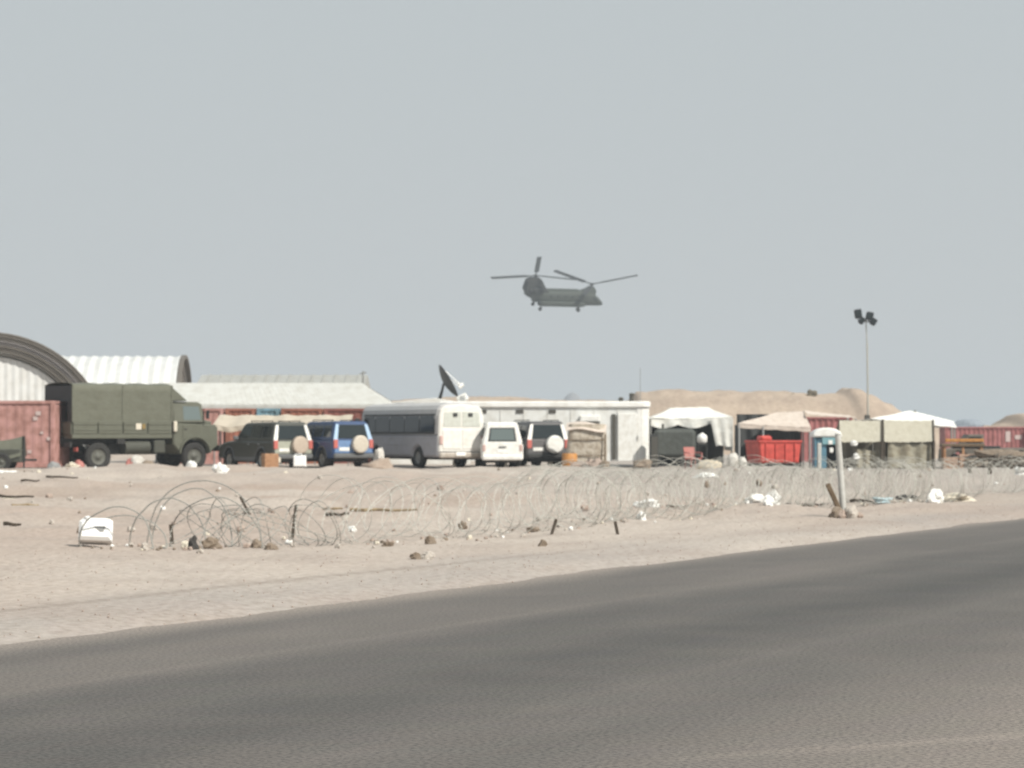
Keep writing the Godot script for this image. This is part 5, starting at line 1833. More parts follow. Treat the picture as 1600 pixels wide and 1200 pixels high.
	box(st, Vector3(0, 0.5, 0), Vector3(0.13, 1.04, 0.1), 0.02)
	solo("marker_post", done(st), M.pipe_grey, "short pale square post in front of the blue booth", "post", Vector3(x, land(x, d) - 0.1, -d))

func build_litter() -> void:
	# white plastic can lying by the first loops
	var d := 33.4
	var x := across(150.0, d)
	var t := thing("plastic_can", "white plastic can lying by the leftmost wire loops, dark recess in its face", "can", ground(x, d) + Vector3(0, 0.03, 0), 0.12)
	var st := start()
	slab(st, PackedVector2Array([Vector2(-0.215, 0.04), Vector2(0.205, 0.02), Vector2(0.215, 0.28), Vector2(0.16, 0.315), Vector2(-0.15, 0.325), Vector2(-0.205, 0.28)]), -0.16, 0.14, Transform3D(Basis(Vector3.RIGHT, -0.3), Vector3.ZERO), 0.04)
	obj("can_body", st, M.can_white, t)
	st = start()
	slab(st, PackedVector2Array([Vector2(-0.02, 0.2), Vector2(0.13, 0.2), Vector2(0.1, 0.13), Vector2(0.06, 0.13)]), 0.12, 0.146, Transform3D(Basis(Vector3.RIGHT, -0.3), Vector3.ZERO), 0.0)
	obj("recess", st, M.vent_grey, t)
	st = start()
	rod(st, Vector3(-0.1, 0.3, 0.02), Vector3(-0.1, 0.355, 0.03), 0.035, -1.0, 10)
	obj("cap", st, M.can_white, t)
	# larger pieces, each its own: column, row, width, height, material, kind
	var big := [
		[344.0, 748.0, 0.46, 0.30, M.white_cloth, "plastic_bag", "crumpled white bag on the ridge before the first white car", "bag"],
		[104.0, 738.0, 0.36, 0.16, M.white_cloth, "plastic_bag", "small white bag on the sand below the lorry's rear wheel", "bag"],
		[112.0, 749.0, 0.34, 0.14, M.cream, "plastic_bag", "cream scrap of plastic on the sand under the lorry", "bag"],
		[8.0, 754.0, 0.95, 0.10, M.white_cloth, "plastic_sheet", "flat white sheet lying on the sand at the left edge", "sheet"],
		[16.0, 786.0, 0.4, 0.14, M.cream, "plastic_bag", "cream bag on the sand at the left edge", "bag"],
		[1102.0, 758.0, 0.62, 0.12, M.white_cloth, "cloth_rag", "long white rag caught in the wire below the marquee", "rag"],
		[1013.0, 797.0, 0.5, 0.14, M.white_cloth, "cloth_rag", "white twisted rag hanging low in the wire below the cabin's end", "rag"],
		[1003.0, 815.0, 0.15, 0.14, M.white_cloth, "paper_ball", "white crumpled ball on the sand in front of the wire", "paper"],
		[1180.0, 797.0, 0.32, 0.16, M.cream, "plastic_bag", "cream bag at the wire's foot, leftmost of the bright cluster", "bag"],
		[1181.0, 799.0, 0.36, 0.14, M.white_cloth, "plastic_bag", "flat white bag in the bright cluster left of the pipe post", "bag"],
		[1205.0, 792.0, 0.30, 0.24, M.white_cloth, "plastic_bag", "round white bag in the bright cluster left of the pipe post", "bag"],
		[1200.0, 801.0, 0.20, 0.12, M.white_cloth, "paper_ball", "small white scrap under the round bag left of the pipe post", "paper"],
		[1462.0, 786.0, 0.30, 0.2, M.white_cloth, "plastic_bag", "white bag at the verge right of the pipe post", "bag"],
		[1497.0, 782.0, 0.62, 0.14, M.cream, "plastic_sheet", "long cream strip of plastic on the verge near the right edge", "sheet"],
		[1597.0, 751.0, 0.5, 0.2, M.white_cloth, "plastic_bag", "white bag by the rubble at the right edge", "bag"],
		[1378.0, 789.0, 0.34, 0.1, M.pale_blue, "cloth_rag", "pale blue rag on the verge in front of the tents", "rag"],
		[1408.0, 785.0, 0.34, 0.16, M.char, "tyre_scrap", "black curled tyre scrap on the verge in front of the tents", "tyre scrap"],
		[1425.0, 781.0, 0.3, 0.12, M.char, "tyre_scrap", "second black tyre scrap just right of the curled one", "tyre scrap"],
		[302.0, 862.0, 0.16, 0.2, M.char, "tyre_scrap", "black lump at the front of the flattened left wire", "tyre scrap"],
		[330.0, 861.0, 0.34, 0.14, M.earth, "clod", "brown clod right of the black lump in the left wire", "clod"],
		[290.0, 861.0, 0.14, 0.12, M.cream, "clod", "pale clod left of the black lump in the left wire", "clod"],
		[400.0, 858.0, 0.18, 0.12, M.stone_brown, "clod", "brown clod at the right end of the left wire tangle", "clod"],
		[424.0, 860.0, 0.2, 0.1, M.stone_brown, "clod", "flat brown clod right of the left wire tangle", "clod"],
		[672.0, 846.0, 0.2, 0.14, M.earth, "clod", "dark earth clod at the front of the wire below the minibus", "clod"],
		[650.0, 878.0, 0.14, 0.06, M.earth, "stone", "small brown stone alone on the verge below the minibus", "stone"],
		[668.0, 878.0, 0.16, 0.07, M.stone_pale, "stone", "small pale stone alone on the verge beside a brown one", "stone"],
		[848.0, 855.0, 0.1, 0.07, M.earth, "stone", "single rusty stone on the verge below the white van", "stone"],
		[606.0, 852.0, 0.22, 0.08, M.earth, "clod", "flat dark clod below the wire's first full coil", "clod"],
		[832.0, 828.0, 0.3, 0.09, M.earth, "clod", "long dark clod along the wire's front edge below the van", "clod"],
		[1186.0, 769.0, 0.2, 0.2, M.earth, "clod", "brown clod stuck in the wire below the red skip", "clod"],
		[1233.0, 797.0, 0.2, 0.1, M.char, "clod", "dark clod between the bright bags and the pipe post", "clod"],
		[1105.0, 766.0, 0.2, 0.2, M.stone_brown, "clod", "brown clod under the long white rag", "clod"],
	]
	var sd := 100
	for q in big:
		sd += 1
		var dd: float = 6174.0 / (q[1] - 675.0)
		var xx := across(q[0], dd)
		solo(q[5], lump(Vector3(q[2], q[3] * 1.5, q[2] * 0.7) * (0.72 if q[7] in ["clod", "tyre scrap"] else 1.0), 0.46 if q[7] in ["bag", "rag", "sheet", "paper"] else 0.3, sd, true, 12, 20), q[4], q[6], q[7], ground(xx, dd), Basis(Vector3.UP, sd * 1.7 * 0.0))
	# sticks and planks lying on the sand at the left
	for q in [[48.0, 764.0, 0.5, "short dark stick on the sand at the left, the upper one"], [98.0, 762.0, 0.9, "long dark stick on the sand below the container's right end"], [18.0, 791.0, 1.0, "dark plank at the left edge of the sand"], [40.0, 800.0, 0.5, "ochre lath beside the dark plank at the left edge"], [20.0, 826.0, 0.25, "little dark twig low at the left edge"], [600.0, 801.0, 1.25, "long ochre lath lying in the middle of the wire"], [520.0, 795.0, 0.4, "short brown stick left of the long ochre lath"], [528.0, 811.0, 0.4, "short dark stick in the sparse wire"], [1060.0, 790.0, 0.5, "brown stick low in the wire below the marquee"], [1270.0, 788.0, 0.5, "brown stick on the verge left of the pipe post"], [1350.0, 788.0, 0.6, "brown lath on the verge right of the pipe post"]]:
		var dd: float = 6174.0 / (q[1] - 675.0)
		var xx := across(q[0], dd)
		st = start()
		rng.seed = int(q[0])
		var half: float = q[2] * 0.5
		var bend := PackedVector3Array()
		for i in 6:
			bend.append(Vector3(lerpf(-half, half, i / 5.0), 0.02 + rng.randf_range(-0.012, 0.03), rng.randf_range(-0.05, 0.05) * (0.6 + q[2])))
		for i in 5:
			rod(st, bend[i], bend[i + 1], lerpf(0.034, 0.018, i / 5.0), lerpf(0.034, 0.018, (i + 1) / 5.0), 6)
		solo("stick", done(st), M.ochre_wood if "ochre" in q[3] else M.dark_wood, q[3], "stick", ground(xx, dd) + Vector3(0, 0.02, 0), Basis(Vector3.UP, 0.3 * sin(q[0])) * Basis(Vector3.BACK, 0.05 * sin(q[0] * 3.0)))
	# stones strewn at the wire's foot and over the sand
	rng.seed = 77
	var kinds := []
	for i in 9:
		kinds.append(lump(Vector3(1, 0.8, 0.8), 0.25, 300 + i))
	var mats := [M.stone_brown, M.stone_pale, M.stone_pink, M.cream, M.stone_pale, M.stone_pink, M.white_cloth]
	for i in 200:
		var w := wire_path(rng.randf_range(0.0, 0.8))
		var xx: float = w.x + rng.randfn(-0.1, 0.35)
		var dd: float = w.y + rng.randfn(-0.25, 0.45)
		var s: float = 0.035 + 0.07 * pow(rng.randf(), 2.0)
		solo("wire_stone", kinds[i % 9], mats[rng.randi() % 7], "one of the fist-sized stones and scraps along the razor wire's foot", "stone", ground(xx, dd), Basis(Vector3.UP, rng.randf() * TAU).scaled(Vector3.ONE * s), "stones and scraps along the wire's foot")
	for i in 130:
		var dd: float = rng.randf_range(36.0, 86.0)
		var xx: float = across(rng.randf_range(0.0, 1600.0), dd)
		if road_st(xx, dd).y < 6.0:
			continue
		var s: float = 0.06 + 0.14 * pow(rng.randf(), 2.0)
		solo("sand_stone", kinds[i % 9], mats[rng.randi() % 7], "one of the stones and scraps strewn over the sand behind the wire", "stone", ground(xx, dd), Basis(Vector3.UP, rng.randf() * TAU).scaled(Vector3.ONE * s), "stones and scraps strewn over the sand")
	# gravel: more than one could count
	var mm := MultiMesh.new()
	mm.transform_format = MultiMesh.TRANSFORM_3D
	mm.mesh = lump(Vector3(1, 0.8, 0.9), 0.2, 501, true, 4, 6)
	var spots := []
	for i in 5200:
		var q := road_xd(rng.randf_range(-12.0, 40.0), -0.3 + 9.0 * pow(rng.randf(), 1.5))
		var s: float = 0.006 + 0.018 * pow(rng.randf(), 3.0)
		spots.append(Transform3D(Basis(Vector3.UP, rng.randf() * TAU).scaled(Vector3.ONE * s), ground(q.x, q.y)))
	mm.instance_count = spots.size()
	for i in spots.size():
		mm.set_instance_transform(i, spots[i])
	var mi := MultiMeshInstance3D.new()
	mi.name = "gravel"
	mi.multimesh = mm
	mi.material_override = M.stone_pink
	tag(mi, "fine gravel strewn over the road's sandy shoulder", "gravel")
	mi.set_meta("kind", "stuff")
	add_child(mi)

func build_yard_things() -> void:
	var d := 99.0
	# old pink-red container at the left edge
	var o := container("faded pinkish red container at the left edge behind the sand", Vector3(across(28.0, 101.6), 0.12, -102.9), deg_to_rad(-4.0), M.pink_red, 3.0, "", false, 0.012)
	var st := start()
	for q in [[1.0, 1.35, 0.12], [1.28, 1.12, 0.16], [0.86, 2.1, 0.2], [0.75, 1.9, 0.18], [0.52, 0.62, 0.16]]:
		st = start()
		box(st, Vector3(q[0], q[1], 1.195), Vector3(q[2], q[2] * 0.8, 0.01))
		obj("pale_patch", st, M.pink_white, o)
	var t := thing("covered_trailer", "low olive trailer with a sagging cover in front of the pinkish red container", "trailer", Vector3(across(8.0, d), 0.05, -d))
	st = start()
	var f := func(u: float, v: float) -> Vector3:
		var a := v * 2.0 - 1.0
		return Vector3(lerpf(-0.75, 0.70, u), 1.15 + 0.14 * u * u - (0.72 * maxf(0.0, absf(a) - 0.5) * 2.0) - 0.05 * sin(u * PI), a * 0.6)
	sheet(st, f, 16, 12, 0.02)
	obj("cover", st, M.canvas_olive, t)
	st = start()
	box(st, Vector3(-0.02, 0.56, 0), Vector3(1.4, 0.5, 1.1), 0.03)
	obj("box", st, M.olive_dark, t)
	st = start()
	box(st, Vector3(0.9, 0.4, 0), Vector3(0.6, 0.08, 0.1), 0.01)
	rod(st, Vector3(0.72, 0.1, 0.03), Vector3(0.72, 1.3, 0.03), 0.035)
	obj("frame", st, M.dark_trim, t)
	for sg in [-1.0, 1.0]:
		wheel(t, 0.0, 0.33, sg * 0.62, 0.33, 0.18, M.olive_rim)
	# orange-brown box beside the first car, white can under its plate
	t = thing("cardboard_box", "orange-brown box with a pale end standing behind the first white car", "box", Vector3(across(422.0, 99.5), land(across(422.0, 99.5), 99.5), -99.5), 0.35)
	st = start()
	box(st, Vector3(0, 0.30, 0), Vector3(0.55, 0.58, 0.5), 0.02)
	obj("carton", st, M.orange_dull, t)
	st = start()
	box(st, Vector3(0.31, 0.34, 0.13), Vector3(0.12, 0.22, 0.16), 0.03)
	obj("pale_end", st, M.cream, t)
	t = thing("jerrycan", "bright white jerrycan on the ground behind the first car's spare wheel", "jerrycan", Vector3(across(468.5, 99.2), land(across(468.5, 99.2), 99.2) + 0.12, -99.2))
	st = start()
	slab(st, PackedVector2Array([Vector2(-0.24, 0), Vector2(0.24, 0), Vector2(0.24, 0.32), Vector2(0.14, 0.42), Vector2(-0.24, 0.42)]), -0.11, 0.11, Transform3D.IDENTITY, 0.035)
	obj("can_body", st, M.can_white, t)
	st = start()
	pipe(st, PackedVector3Array([Vector3(-0.18, 0.41, 0), Vector3(-0.16, 0.48, 0), Vector3(0.06, 0.48, 0), Vector3(0.08, 0.41, 0)]), 0.02, 6)
	obj("handle", st, M.can_white, t)
	st = start()
	rod(st, Vector3(0.18, 0.36, 0), Vector3(0.23, 0.43, 0), 0.04, -1.0, 10)
	obj("cap", st, M.can_white, t)
	solo("sack", lump(Vector3(0.42, 0.95, 0.4), 0.26, 61), M.sack_pale, "pale upright sack on a sand heap between the blue-trimmed car and minibus", "sack", Vector3(across(592.0, 98.0), land(across(592.0, 98.0), 98.0) + 0.2, -98.0))
	solo("sand_heap", lump(Vector3(1.1, 0.62, 1.0), 0.32, 62, false, 12, 20), M.sand, "small sand heap under the pale sack beside the minibus's front wheel", "heap", Vector3(across(590.0, 97.6), land(across(590.0, 97.6), 97.6) - 0.05, -97.6))
	# canvas-wrapped stack
	d = 100.5
	var x := across(917.0, d)
	t = thing("wrapped_stack", "tan canvas-wrapped stack of goods taller than the drums at its foot", "stack", Vector3(x, land(x, d), -d), -0.08)
	t.scale = Vector3(1.0, 1.08, 1.0)
	st = start()
	var rings := []
	for i in 9:
		var q := i / 8.0
		var r := PackedVector3Array()
		for k in 28:
			var a := TAU * k / 28.0
			var cx := signf(cos(a)) * pow(absf(cos(a)), 0.35)
			var cz := signf(sin(a)) * pow(absf(sin(a)), 0.35)
			var w: float = 1.0 + 0.03 * n_mid.get_noise_3d(cx * 70.0, q * 150.0, cz * 70.0) * 3.0 - 0.10 * pow(q, 6.0)
			r.append(Vector3(cx * 0.74 * w, q * 1.66, cz * 0.55 * w))
		rings.append(r)
	loft(st, rings)
	obj("canvas_wrap", st, M.canvas_stack, t)
	st = start()
	sheet(st, func(u: float, v: float) -> Vector3: return Vector3(lerpf(-0.78, 0.76, u) , 1.70 + 0.06 * sin(u * 5.0) - 0.26 * pow(v, 3.0), lerpf(-0.58, 0.62, v)), 20, 12, 0.02)
	obj("top_sheet", st, M.canvas_pink, t)
	for yy in [0.55, 1.1]:
		st = start()
		box(st, Vector3(0, yy, 0.575), Vector3(1.4, 0.03, 0.02))
		obj("rope", st, M.brown_wood, t)
	st = start()
	rod(st, Vector3(0.72, 0, 0.6), Vector3(0.72, 1.3, 0.58), 0.035, -1.0, 6)
	obj("corner_pole", st, M.brown_wood, t)
	t = thing("orange_drum", "orange drum standing at the left foot of the tan wrapped stack", "drum", Vector3(across(890.0, 97.5), land(across(890.0, 97.5), 97.5) - 0.1, -97.5))
	st = start()
	lathe(st, [Vector2(0, 0.02), Vector2(0.27, 0.02), Vector2(0.29, 0.06), Vector2(0.28, 0.24), Vector2(0.295, 0.26), Vector2(0.28, 0.28), Vector2(0.28, 0.5), Vector2(0.295, 0.52), Vector2(0.28, 0.54), Vector2(0.28, 0.76), Vector2(0.26, 0.8), Vector2(0, 0.79)], Transform3D.IDENTITY, 22)
	obj("drum", st, M.orange, t)
	st = start()
	rod(st, Vector3(0.12, 0.79, 0.08), Vector3(0.12, 0.83, 0.08), 0.04, -1.0, 8)
	obj("bung", st, M.dark_trim, t)
	var k := 0
	for q in [[908.0, 0.8, 0.45], [926.0, 0.75, 0.6], [943.0, 0.5, 0.4], [1005.0, 0.7, 0.45]]:
		k += 1
		var dd := 96.0 - k * 0.4
		solo("rubble_pile", lump(Vector3(q[1], q[2], 0.6), 0.3, 80 + k, true, 10, 16), [M.stone_pink, M.stone_pink, M.earth, M.stone_brown][k - 1], ["pinkish rubble pile right beside the orange drum", "larger pinkish rubble pile before the tan wrapped stack", "brown rubble pile at the wrapped stack's right foot", "brown rubble pile before the cabin's rounded end"][k - 1], "rubble", ground(across(q[0], dd), dd), Basis.IDENTITY, "rubble piles before the camp")
	for q in [[1107.0, 0.95, 0.55, "full cream sack lying before the white marquee", M.sack_cream], [1145.0, 0.45, 0.85, "pale upright sack under the marquee's right curtain", M.sack_pale], [1160.0, 0.35, 0.6, "smaller pale sack right of the upright one, by the red skip", M.sack_pale]]:
		solo("sack", lump(Vector3(q[1], q[2], 0.5), 0.1, int(q[0])), q[4], q[3], "sack", ground(across(q[0], 97.0), 97.0), Basis.IDENTITY, "")
	# clutter at the lorry's wheels
	for q in [[207.0, 0.55, 0.42, "reddish sack in front of the lorry's spare gear", M.red_faded, "sack"], [214.0, 0.5, 0.55, "white sack between the lorry's wheels", M.sack_pale, "sack"], [300.0, 0.42, 0.36, "white bundle in front of the lorry's front wheel", M.white_cloth, "bundle"], [124.0, 0.4, 0.4, "reddish can by the lorry's rear wheel", M.red_faded, "can"], [230.0, 0.6, 0.4, "tan earth clod before the lorry's side", M.stone_brown, "clod"], [85.0, 0.5, 0.3, "grey bundle between the container and the lorry", M.vent_grey, "bundle"]]:
		var dd := 97.5
		solo(q[5], lump(Vector3(q[1], q[2] * 1.4, 0.4), 0.15, int(q[0])), q[4], q[3], q[5], Vector3(across(q[0], dd), land(across(q[0], dd), dd) + (0.32 if q[0] == 300.0 else 0.0) * 0.0, -dd))

# ---------------------------------------------------------------- everything
func _ready() -> void:
	n_fine.seed = 5; n_fine.frequency = 0.01; n_fine.fractal_octaves = 3
	n_mid.seed = 9; n_mid.frequency = 0.01; n_mid.fractal_octaves = 3
	n_big.seed = 21; n_big.frequency = 0.01; n_big.fractal_octaves = 2
	# camera: eye height, a long lens, the horizon a little below the middle
	var cam := Camera3D.new()
	cam.name = "camera"
	cam.fov = rad_to_deg(2.0 * atan(600.0 / FOCAL))
	cam.position = Vector3(0, 1.5, 0)
	cam.rotation.x = atan(75.0 / FOCAL)
	cam.near = 0.1
	cam.far = 9000.0
	# a hand-held snapshot, focused well short of the camp
	var lens := CameraAttributesPhysical.new()
	lens.frustum_focal_length = 12.0 / (600.0 / FOCAL)
	lens.exposure_aperture = 8.5
	lens.frustum_focus_distance = 9.0
	lens.frustum_near = 0.1
	lens.frustum_far = 9000.0
	cam.attributes = lens
	add_child(cam)
	cam.current = true
	# sky: milky, dusty daylight
	var we := WorldEnvironment.new()
	var env := Environment.new()
	env.background_mode = Environment.BG_SKY
	env.tonemap_mode = Environment.TONE_MAPPER_LINEAR
	env.tonemap_exposure = 1.14
	env.sdfgi_enabled = true
	env.ssao_enabled = true
	env.ssil_enabled = true
	var sm := ProceduralSkyMaterial.new()
	sm.sky_top_color = Color(0.435, 0.487, 0.508).linear_to_srgb()
	sm.sky_horizon_color = Color(0.488, 0.508, 0.516).linear_to_srgb()
	sm.sky_curve = 0.12
	sm.ground_bottom_color = Color(0.25, 0.22, 0.19).linear_to_srgb()
	sm.ground_horizon_color = Color(0.50, 0.50, 0.50).linear_to_srgb()
	sm.sun_angle_max = 20.0
	var sky := Sky.new()
	sky.sky_material = sm
	env.sky = sky
	env.fog_enabled = true
	env.fog_density = 0.0005
	env.fog_light_color = Color(0.72, 0.75, 0.78)
	we.environment = env
	we.name = "sky"
	add_child(we)
	var sun := DirectionalLight3D.new()
	sun.name = "sun"
	sun.light_energy = 1.5
	sun.light_color = Color(1.0, 0.98, 0.935)
	sun.light_angular_distance = 0.6
	sun.shadow_enabled = true
	add_child(sun)
	sun.look_at_from_position(Vector3(0.62, 0.78, 0.52) * 100.0, Vector3.ZERO)

	build_materials()
	build_ground()
	build_road()
	build_far_ground()
	build_sheds()
	build_tents()
	build_right_side()

	var truck := make_truck()
	truck.position = Vector3(across(113.0, 102.0), 0.0, -102.0)
	truck.rotation.y = deg_to_rad(36.5)
	var bus := make_bus()
	place_by_rear(bus, 721.0, 101.5, 29.0, 3.5)
	bus.scale = Vector3(1.0, 0.95, 1.0)
	var van := make_van()
	place_by_rear(van, 785.5, 101.0, 5.0, 2.28)
	van.scale = Vector3.ONE * 0.95
	var c1 := make_suv("white-backed off-road car with its side shade painted dark green, right of the olive lorry", M.car_shade_green, M.car_grey, M.white_paint, M.cover_beige, M.gate_pale)  # dark green body paint carries the shade on the car's side
	place_by_rear(c1, 459.0, 102.0, 33.0, 2.36)
	var c2 := make_suv("dark off-road car with pale blue rear pillars and a cream spare wheel cover", M.car_navy, M.car_grey, M.car_blue, M.cover_cream, M.gate_blue)
	place_by_rear(c2, 553.0, 101.8, 30.0, 2.36)
	var c3 := make_suv("charcoal off-road car with a bright white spare wheel cover, right of the van", M.car_charcoal, M.dark_trim, M.white_paint, M.white_paint, M.gate_grey)
	place_by_rear(c3, 857.0, 102.0, 18.0, 2.36)
	build_yard_things()

	var heli := make_helicopter()
	var y := deg_to_rad(25.0)
	var roll := deg_to_rad(19.0)
	var fwd := Vector3(cos(y), 0.0, -sin(y))
	var right := fwd.cross(Vector3.UP)
	var up2 := Vector3.UP * cos(roll) + right * sin(roll)
	heli.basis = Basis(fwd, up2 * 1.1, fwd.cross(up2))
	heli.position = Vector3(across(875.0, 490.0), height(482.5, 490.0), -490.0)

	build_wire()
	build_litter()

func build_materials() -> void:
	noise_tex("grit", 0.03, 5, [Color(0.80, 0.78, 0.76), Color(0.93, 0.92, 0.91), Color(1, 1, 1)], [0.0, 0.5, 1.0], 3)
	noise_tex("grit_normal", 0.03, 5, [], [], 4, 512, true, 5.0)
	noise_tex("asphalt", 0.06, 5, [Color(0.70, 0.69, 0.69), Color(0.90, 0.89, 0.88), Color(1.0, 0.985, 0.97)], [0.2, 0.5, 0.8], 6)
	noise_tex("grime", 0.012, 5, [Color(0.92, 0.91, 0.895), Color(0.975, 0.97, 0.965), Color(1, 1, 1)], [0.15, 0.5, 0.8], 7)
	noise_tex("stain", 0.009, 4, [Color(0.82, 0.79, 0.76), Color(0.93, 0.92, 0.90), Color(1, 1, 1)], [0.2, 0.5, 0.75], 8)
	noise_tex("folds", 0.012, 3, [], [], 10, 512, true, 8.0)
	M.rubber = mat(0.028, 0.027, 0.026, 0.9, 0.0, "grime", 0.8)
	M.alloy = mat(0.32, 0.32, 0.31, 0.45, 0.6)
	M.dull_steel = mat(0.25, 0.25, 0.24, 0.6, 0.3)
	M.car_glass = mat(0.02, 0.026, 0.028, 0.08)
	M.bus_glass = mat(0.016, 0.022, 0.028, 0.12)
	M.pale_glass = mat(0.13, 0.16, 0.16, 0.12)
	M.reflection_pane = mat(0.55, 0.57, 0.53, 0.2, 0.0, "grime", 0.9)
	M.dark_trim = mat(0.03, 0.03, 0.03, 0.7)
	M.chrome = mat(0.6, 0.6, 0.6, 0.25, 0.9)
	M.lens = mat(0.6, 0.6, 0.58, 0.15)
	M.lamp_red = mat(0.50, 0.14, 0.12, 0.3)
	M.lamp_dull = mat(0.52, 0.36, 0.33, 0.4)
	M.plate = mat(0.8, 0.8, 0.78, 0.4)
	M.white_paint = mat(0.80, 0.80, 0.78, 0.4, 0.0, "grime", 0.5)
	M.can_white = mat(0.85, 0.85, 0.84, 0.45)
	M.car_shade_green = mat(0.060, 0.062, 0.053, 0.35, 0.0, "grime", 0.5)
	M.car_silver = mat(0.28, 0.28, 0.26, 0.45, 0.0, "grime", 0.5)
	M.car_navy = mat(0.025, 0.06, 0.16, 0.35, 0.0, "grime", 0.5)
	M.car_grey = mat(0.12, 0.125, 0.13, 0.45, 0.0, "grime", 0.5)
	M.car_blue = mat(0.36, 0.50, 0.68, 0.35)
	M.car_charcoal = mat(0.075, 0.072, 0.075, 0.4, 0.0, "grime", 0.5)
	M.cover_beige = mat(0.48, 0.40, 0.33, 0.6, 0.0, "grime", 0.9)
	M.cover_cream = mat(0.55, 0.50, 0.43, 0.6, 0.0, "grime", 0.9)
	M.bus_shade_grey = mat(0.35, 0.352, 0.385, 0.5, 0.0, "grime", 0.4)
	M.bus_roof = mat(0.46, 0.455, 0.46, 0.5, 0.0, "grime", 0.4)
	M.bus_white = mat(0.74, 0.73, 0.70, 0.5, 0.0, "grime", 0.6)
	M.bus_dusty = mat(0.46, 0.42, 0.38, 0.6, 0.0, "stain", 0.8)
	M.olive = mat(0.108, 0.112, 0.084, 0.7, 0.0, "grime", 0.4)
	M.olive_dark = mat(0.06, 0.062, 0.05, 0.75, 0.0, "grime", 0.6)
	M.olive_rim = mat(0.10, 0.10, 0.085, 0.7)
	M.canvas_olive = with_normal(mat(0.128, 0.132, 0.102, 0.9, 0.0, "grime", 0.35), "folds", 0.5)
	M.canvas_shade = with_normal(mat(0.05, 0.053, 0.055, 0.95, 0.0, "grime", 0.4), "folds", 0.5)
	M.canvas_dark_green = with_normal(mat(0.075, 0.082, 0.077, 0.9, 0.0, "grime", 0.4), "folds", 0.5)
	M.canvas_white = with_normal(mat(0.74, 0.74, 0.71, 0.85, 0.0, "grime", 0.3), "folds", 0.4)
	M.canvas_beige = with_normal(mat(0.50, 0.44, 0.36, 0.9, 0.0, "grime", 0.3), "folds", 0.5)
	M.canvas_pink = with_normal(mat(0.60, 0.52, 0.46, 0.9, 0.0, "grime", 0.3), "folds", 0.5)
	M.canvas_tan = with_normal(mat(0.43, 0.405, 0.335, 0.9, 0.0, "grime", 0.35), "folds", 0.6)
	M.canvas_khaki = with_normal(mat(0.32, 0.30, 0.24, 0.9, 0.0, "stain", 0.4), "folds", 0.6)
	M.canvas_cream = with_normal(mat(0.46, 0.43, 0.36, 0.9, 0.0, "grime", 0.4), "folds", 0.6)
	M.canvas_stack = with_normal(mat(0.50, 0.45, 0.385, 0.9, 0.0, "stain", 0.7), "folds", 0.8)
	M.white_sheet = mat(0.64, 0.65, 0.65, 0.5, 0.0, "grime", 0.12)
	M.white_roof = mat(0.82, 0.82, 0.80, 0.6, 0.0, "grime", 0.2)
	M.white_wall = mat(0.66, 0.66, 0.64, 0.6, 0.0, "grime", 0.2)
	M.cabin_wall = mat(0.70, 0.71, 0.70, 0.6, 0.0, "grime", 0.25)
	M.vent_grey = mat(0.24, 0.24, 0.24, 0.6)
	M.vent_dark = mat(0.07, 0.065, 0.055, 0.7)
	M.brown_metal = mat(0.125, 0.110, 0.094, 0.65, 0.0, "grime", 0.3)
	M.lilac_highlight = mat(0.165, 0.152, 0.150, 0.55, 0.0, "grime", 0.3)
	M.maroon = mat(0.16, 0.052, 0.048, 0.65, 0.0, "stain", 0.3)
	M.maroon_old = mat(0.25, 0.088, 0.072, 0.7, 0.0, "stain", 0.3)
	M.maroon_row = mat(0.34, 0.125, 0.125, 0.7, 0.0, "stain", 0.3)
	M.rust = mat(0.30, 0.115, 0.075, 0.75, 0.0, "stain", 0.3)
	M.blue_box = mat(0.17, 0.31, 0.40, 0.6, 0.0, "stain", 0.3)
	M.pink_red = mat(0.46, 0.25, 0.23, 0.75, 0.0, "stain", 0.3)
	M.pink_white = mat(0.50, 0.40, 0.38, 0.7)
	M.red_bright = mat(0.56, 0.075, 0.06, 0.5, 0.0, "stain", 0.6)
	M.red_faded = mat(0.38, 0.14, 0.12, 0.6)
	M.booth_blue = mat(0.10, 0.22, 0.30, 0.5, 0.0, "grime", 0.5)
	M.booth_teal = mat(0.18, 0.34, 0.38, 0.5)
	M.booth_dark = mat(0.06, 0.065, 0.08, 0.7)
	M.concrete = mat(0.3, 0.29, 0.27, 0.9, 0.0, "grime", 0.5)
	M.far_wall = mat(0.42, 0.42, 0.41, 0.8, 0.0, "grime", 0.1)
	M.far_roof = mat(0.36, 0.36, 0.34, 0.7, 0.0, "grime", 0.1)
	M.dish_dark = mat(0.05, 0.05, 0.05, 0.6)
	M.dish_grey = mat(0.45, 0.46, 0.47, 0.6)
	M.lamp_dark = mat(0.035, 0.037, 0.045, 0.6)
	M.mast_pale = mat(0.36, 0.34, 0.30, 0.6)
	M.pole_grey = mat(0.3, 0.3, 0.3, 0.6)
	M.pipe_grey = mat(0.50, 0.50, 0.48, 0.6, 0.0, "grime", 1.2)
	M.orange = mat(0.50, 0.23, 0.06, 0.6, 0.0, "stain", 0.9)
	M.orange_dull = mat(0.40, 0.22, 0.12, 0.75, 0.0, "stain", 0.9)
	M.crate_pink = mat(0.42, 0.29, 0.22, 0.8, 0.0, "stain", 0.9)
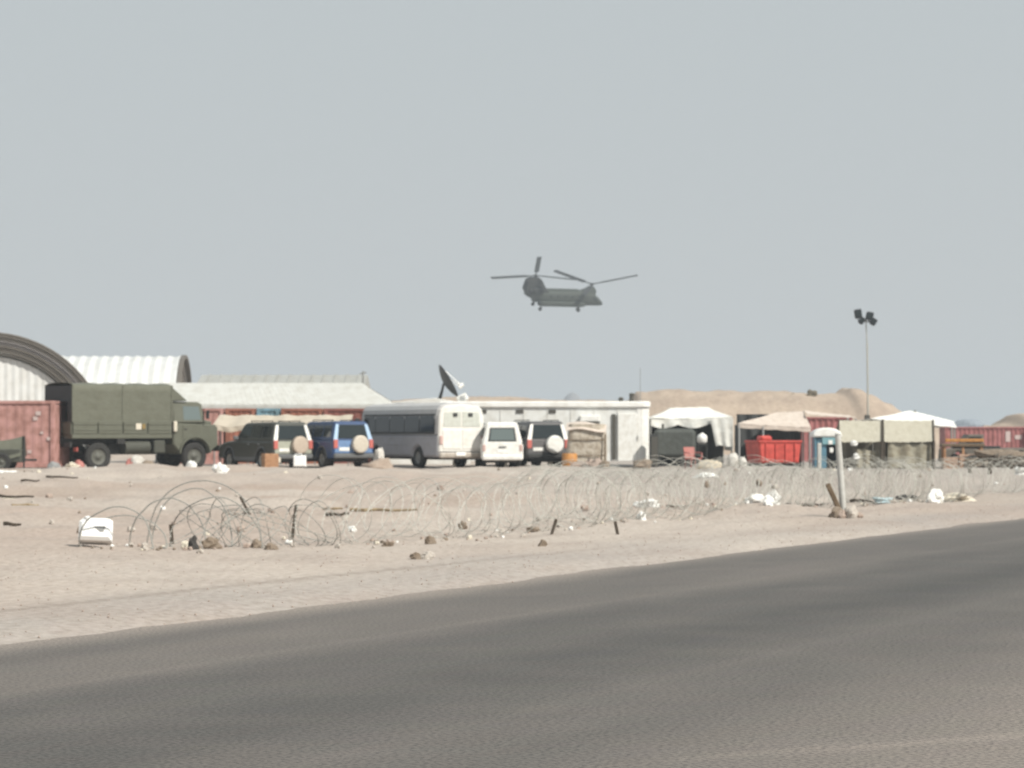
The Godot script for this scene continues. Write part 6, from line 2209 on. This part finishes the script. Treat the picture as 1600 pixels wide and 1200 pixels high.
	M.brown_wood = mat(0.16, 0.115, 0.075, 0.85, 0.0, "stain", 1.5)
	M.dark_wood = mat(0.075, 0.060, 0.045, 0.85, 0.0, "stain", 1.5)
	M.ochre_wood = mat(0.30, 0.235, 0.145, 0.85, 0.0, "stain", 1.5)
	M.ochre = mat(0.22, 0.15, 0.05, 0.7)
	M.cream = mat(0.60, 0.55, 0.46, 0.8)
	M.white_cloth = mat(0.76, 0.76, 0.74, 0.8)
	M.sack_pale = mat(0.55, 0.53, 0.50, 0.9, 0.0, "grime", 1.0)
	M.sack_cream = mat(0.62, 0.54, 0.42, 0.9, 0.0, "grime", 1.0)
	M.pale_blue = mat(0.42, 0.52, 0.55, 0.8)
	M.tarp_blue = mat(0.22, 0.25, 0.29, 0.8)
	M.char = mat(0.05, 0.047, 0.045, 0.9)
	M.earth = mat(0.23, 0.185, 0.145, 0.95, 0.0, "stain", 1.2)
	M.sand = mat(0.38, 0.31, 0.26, 0.95, 0.0, "grit", 0.6)
	M.scrub = mat(0.13, 0.11, 0.075, 0.95)
	M.stone_pale = mat(0.42, 0.38, 0.34, 0.9)
	M.stone_brown = mat(0.22, 0.175, 0.135, 0.9)
	M.stone_pink = mat(0.34, 0.27, 0.23, 0.9)
	M.wire = mat(0.47, 0.46, 0.42, 0.6, 0.0)
	M.heli = mat(0.040, 0.049, 0.041, 0.75, 0.0, "grime", 0.15)
	M.heli_dark = mat(0.022, 0.025, 0.025, 0.8)
	M.blade = mat(0.022, 0.024, 0.025, 0.7)
	M.gate_pale = mat(0.36, 0.37, 0.31, 0.5, 0.0, "grime", 0.5)
	M.gate_blue = mat(0.15, 0.25, 0.45, 0.4, 0.0, "grime", 0.5)
	M.gate_grey = mat(0.125, 0.12, 0.125, 0.45, 0.0, "grime", 0.5)
	M.shed_roof = mat(0.56, 0.56, 0.535, 0.6, 0.0, "grime", 0.2)
	M.wire_dark = mat(0.26, 0.255, 0.235, 0.7)
	M.heli_shade = mat(0.024, 0.027, 0.027, 0.8, 0.0, "stain", 0.3)
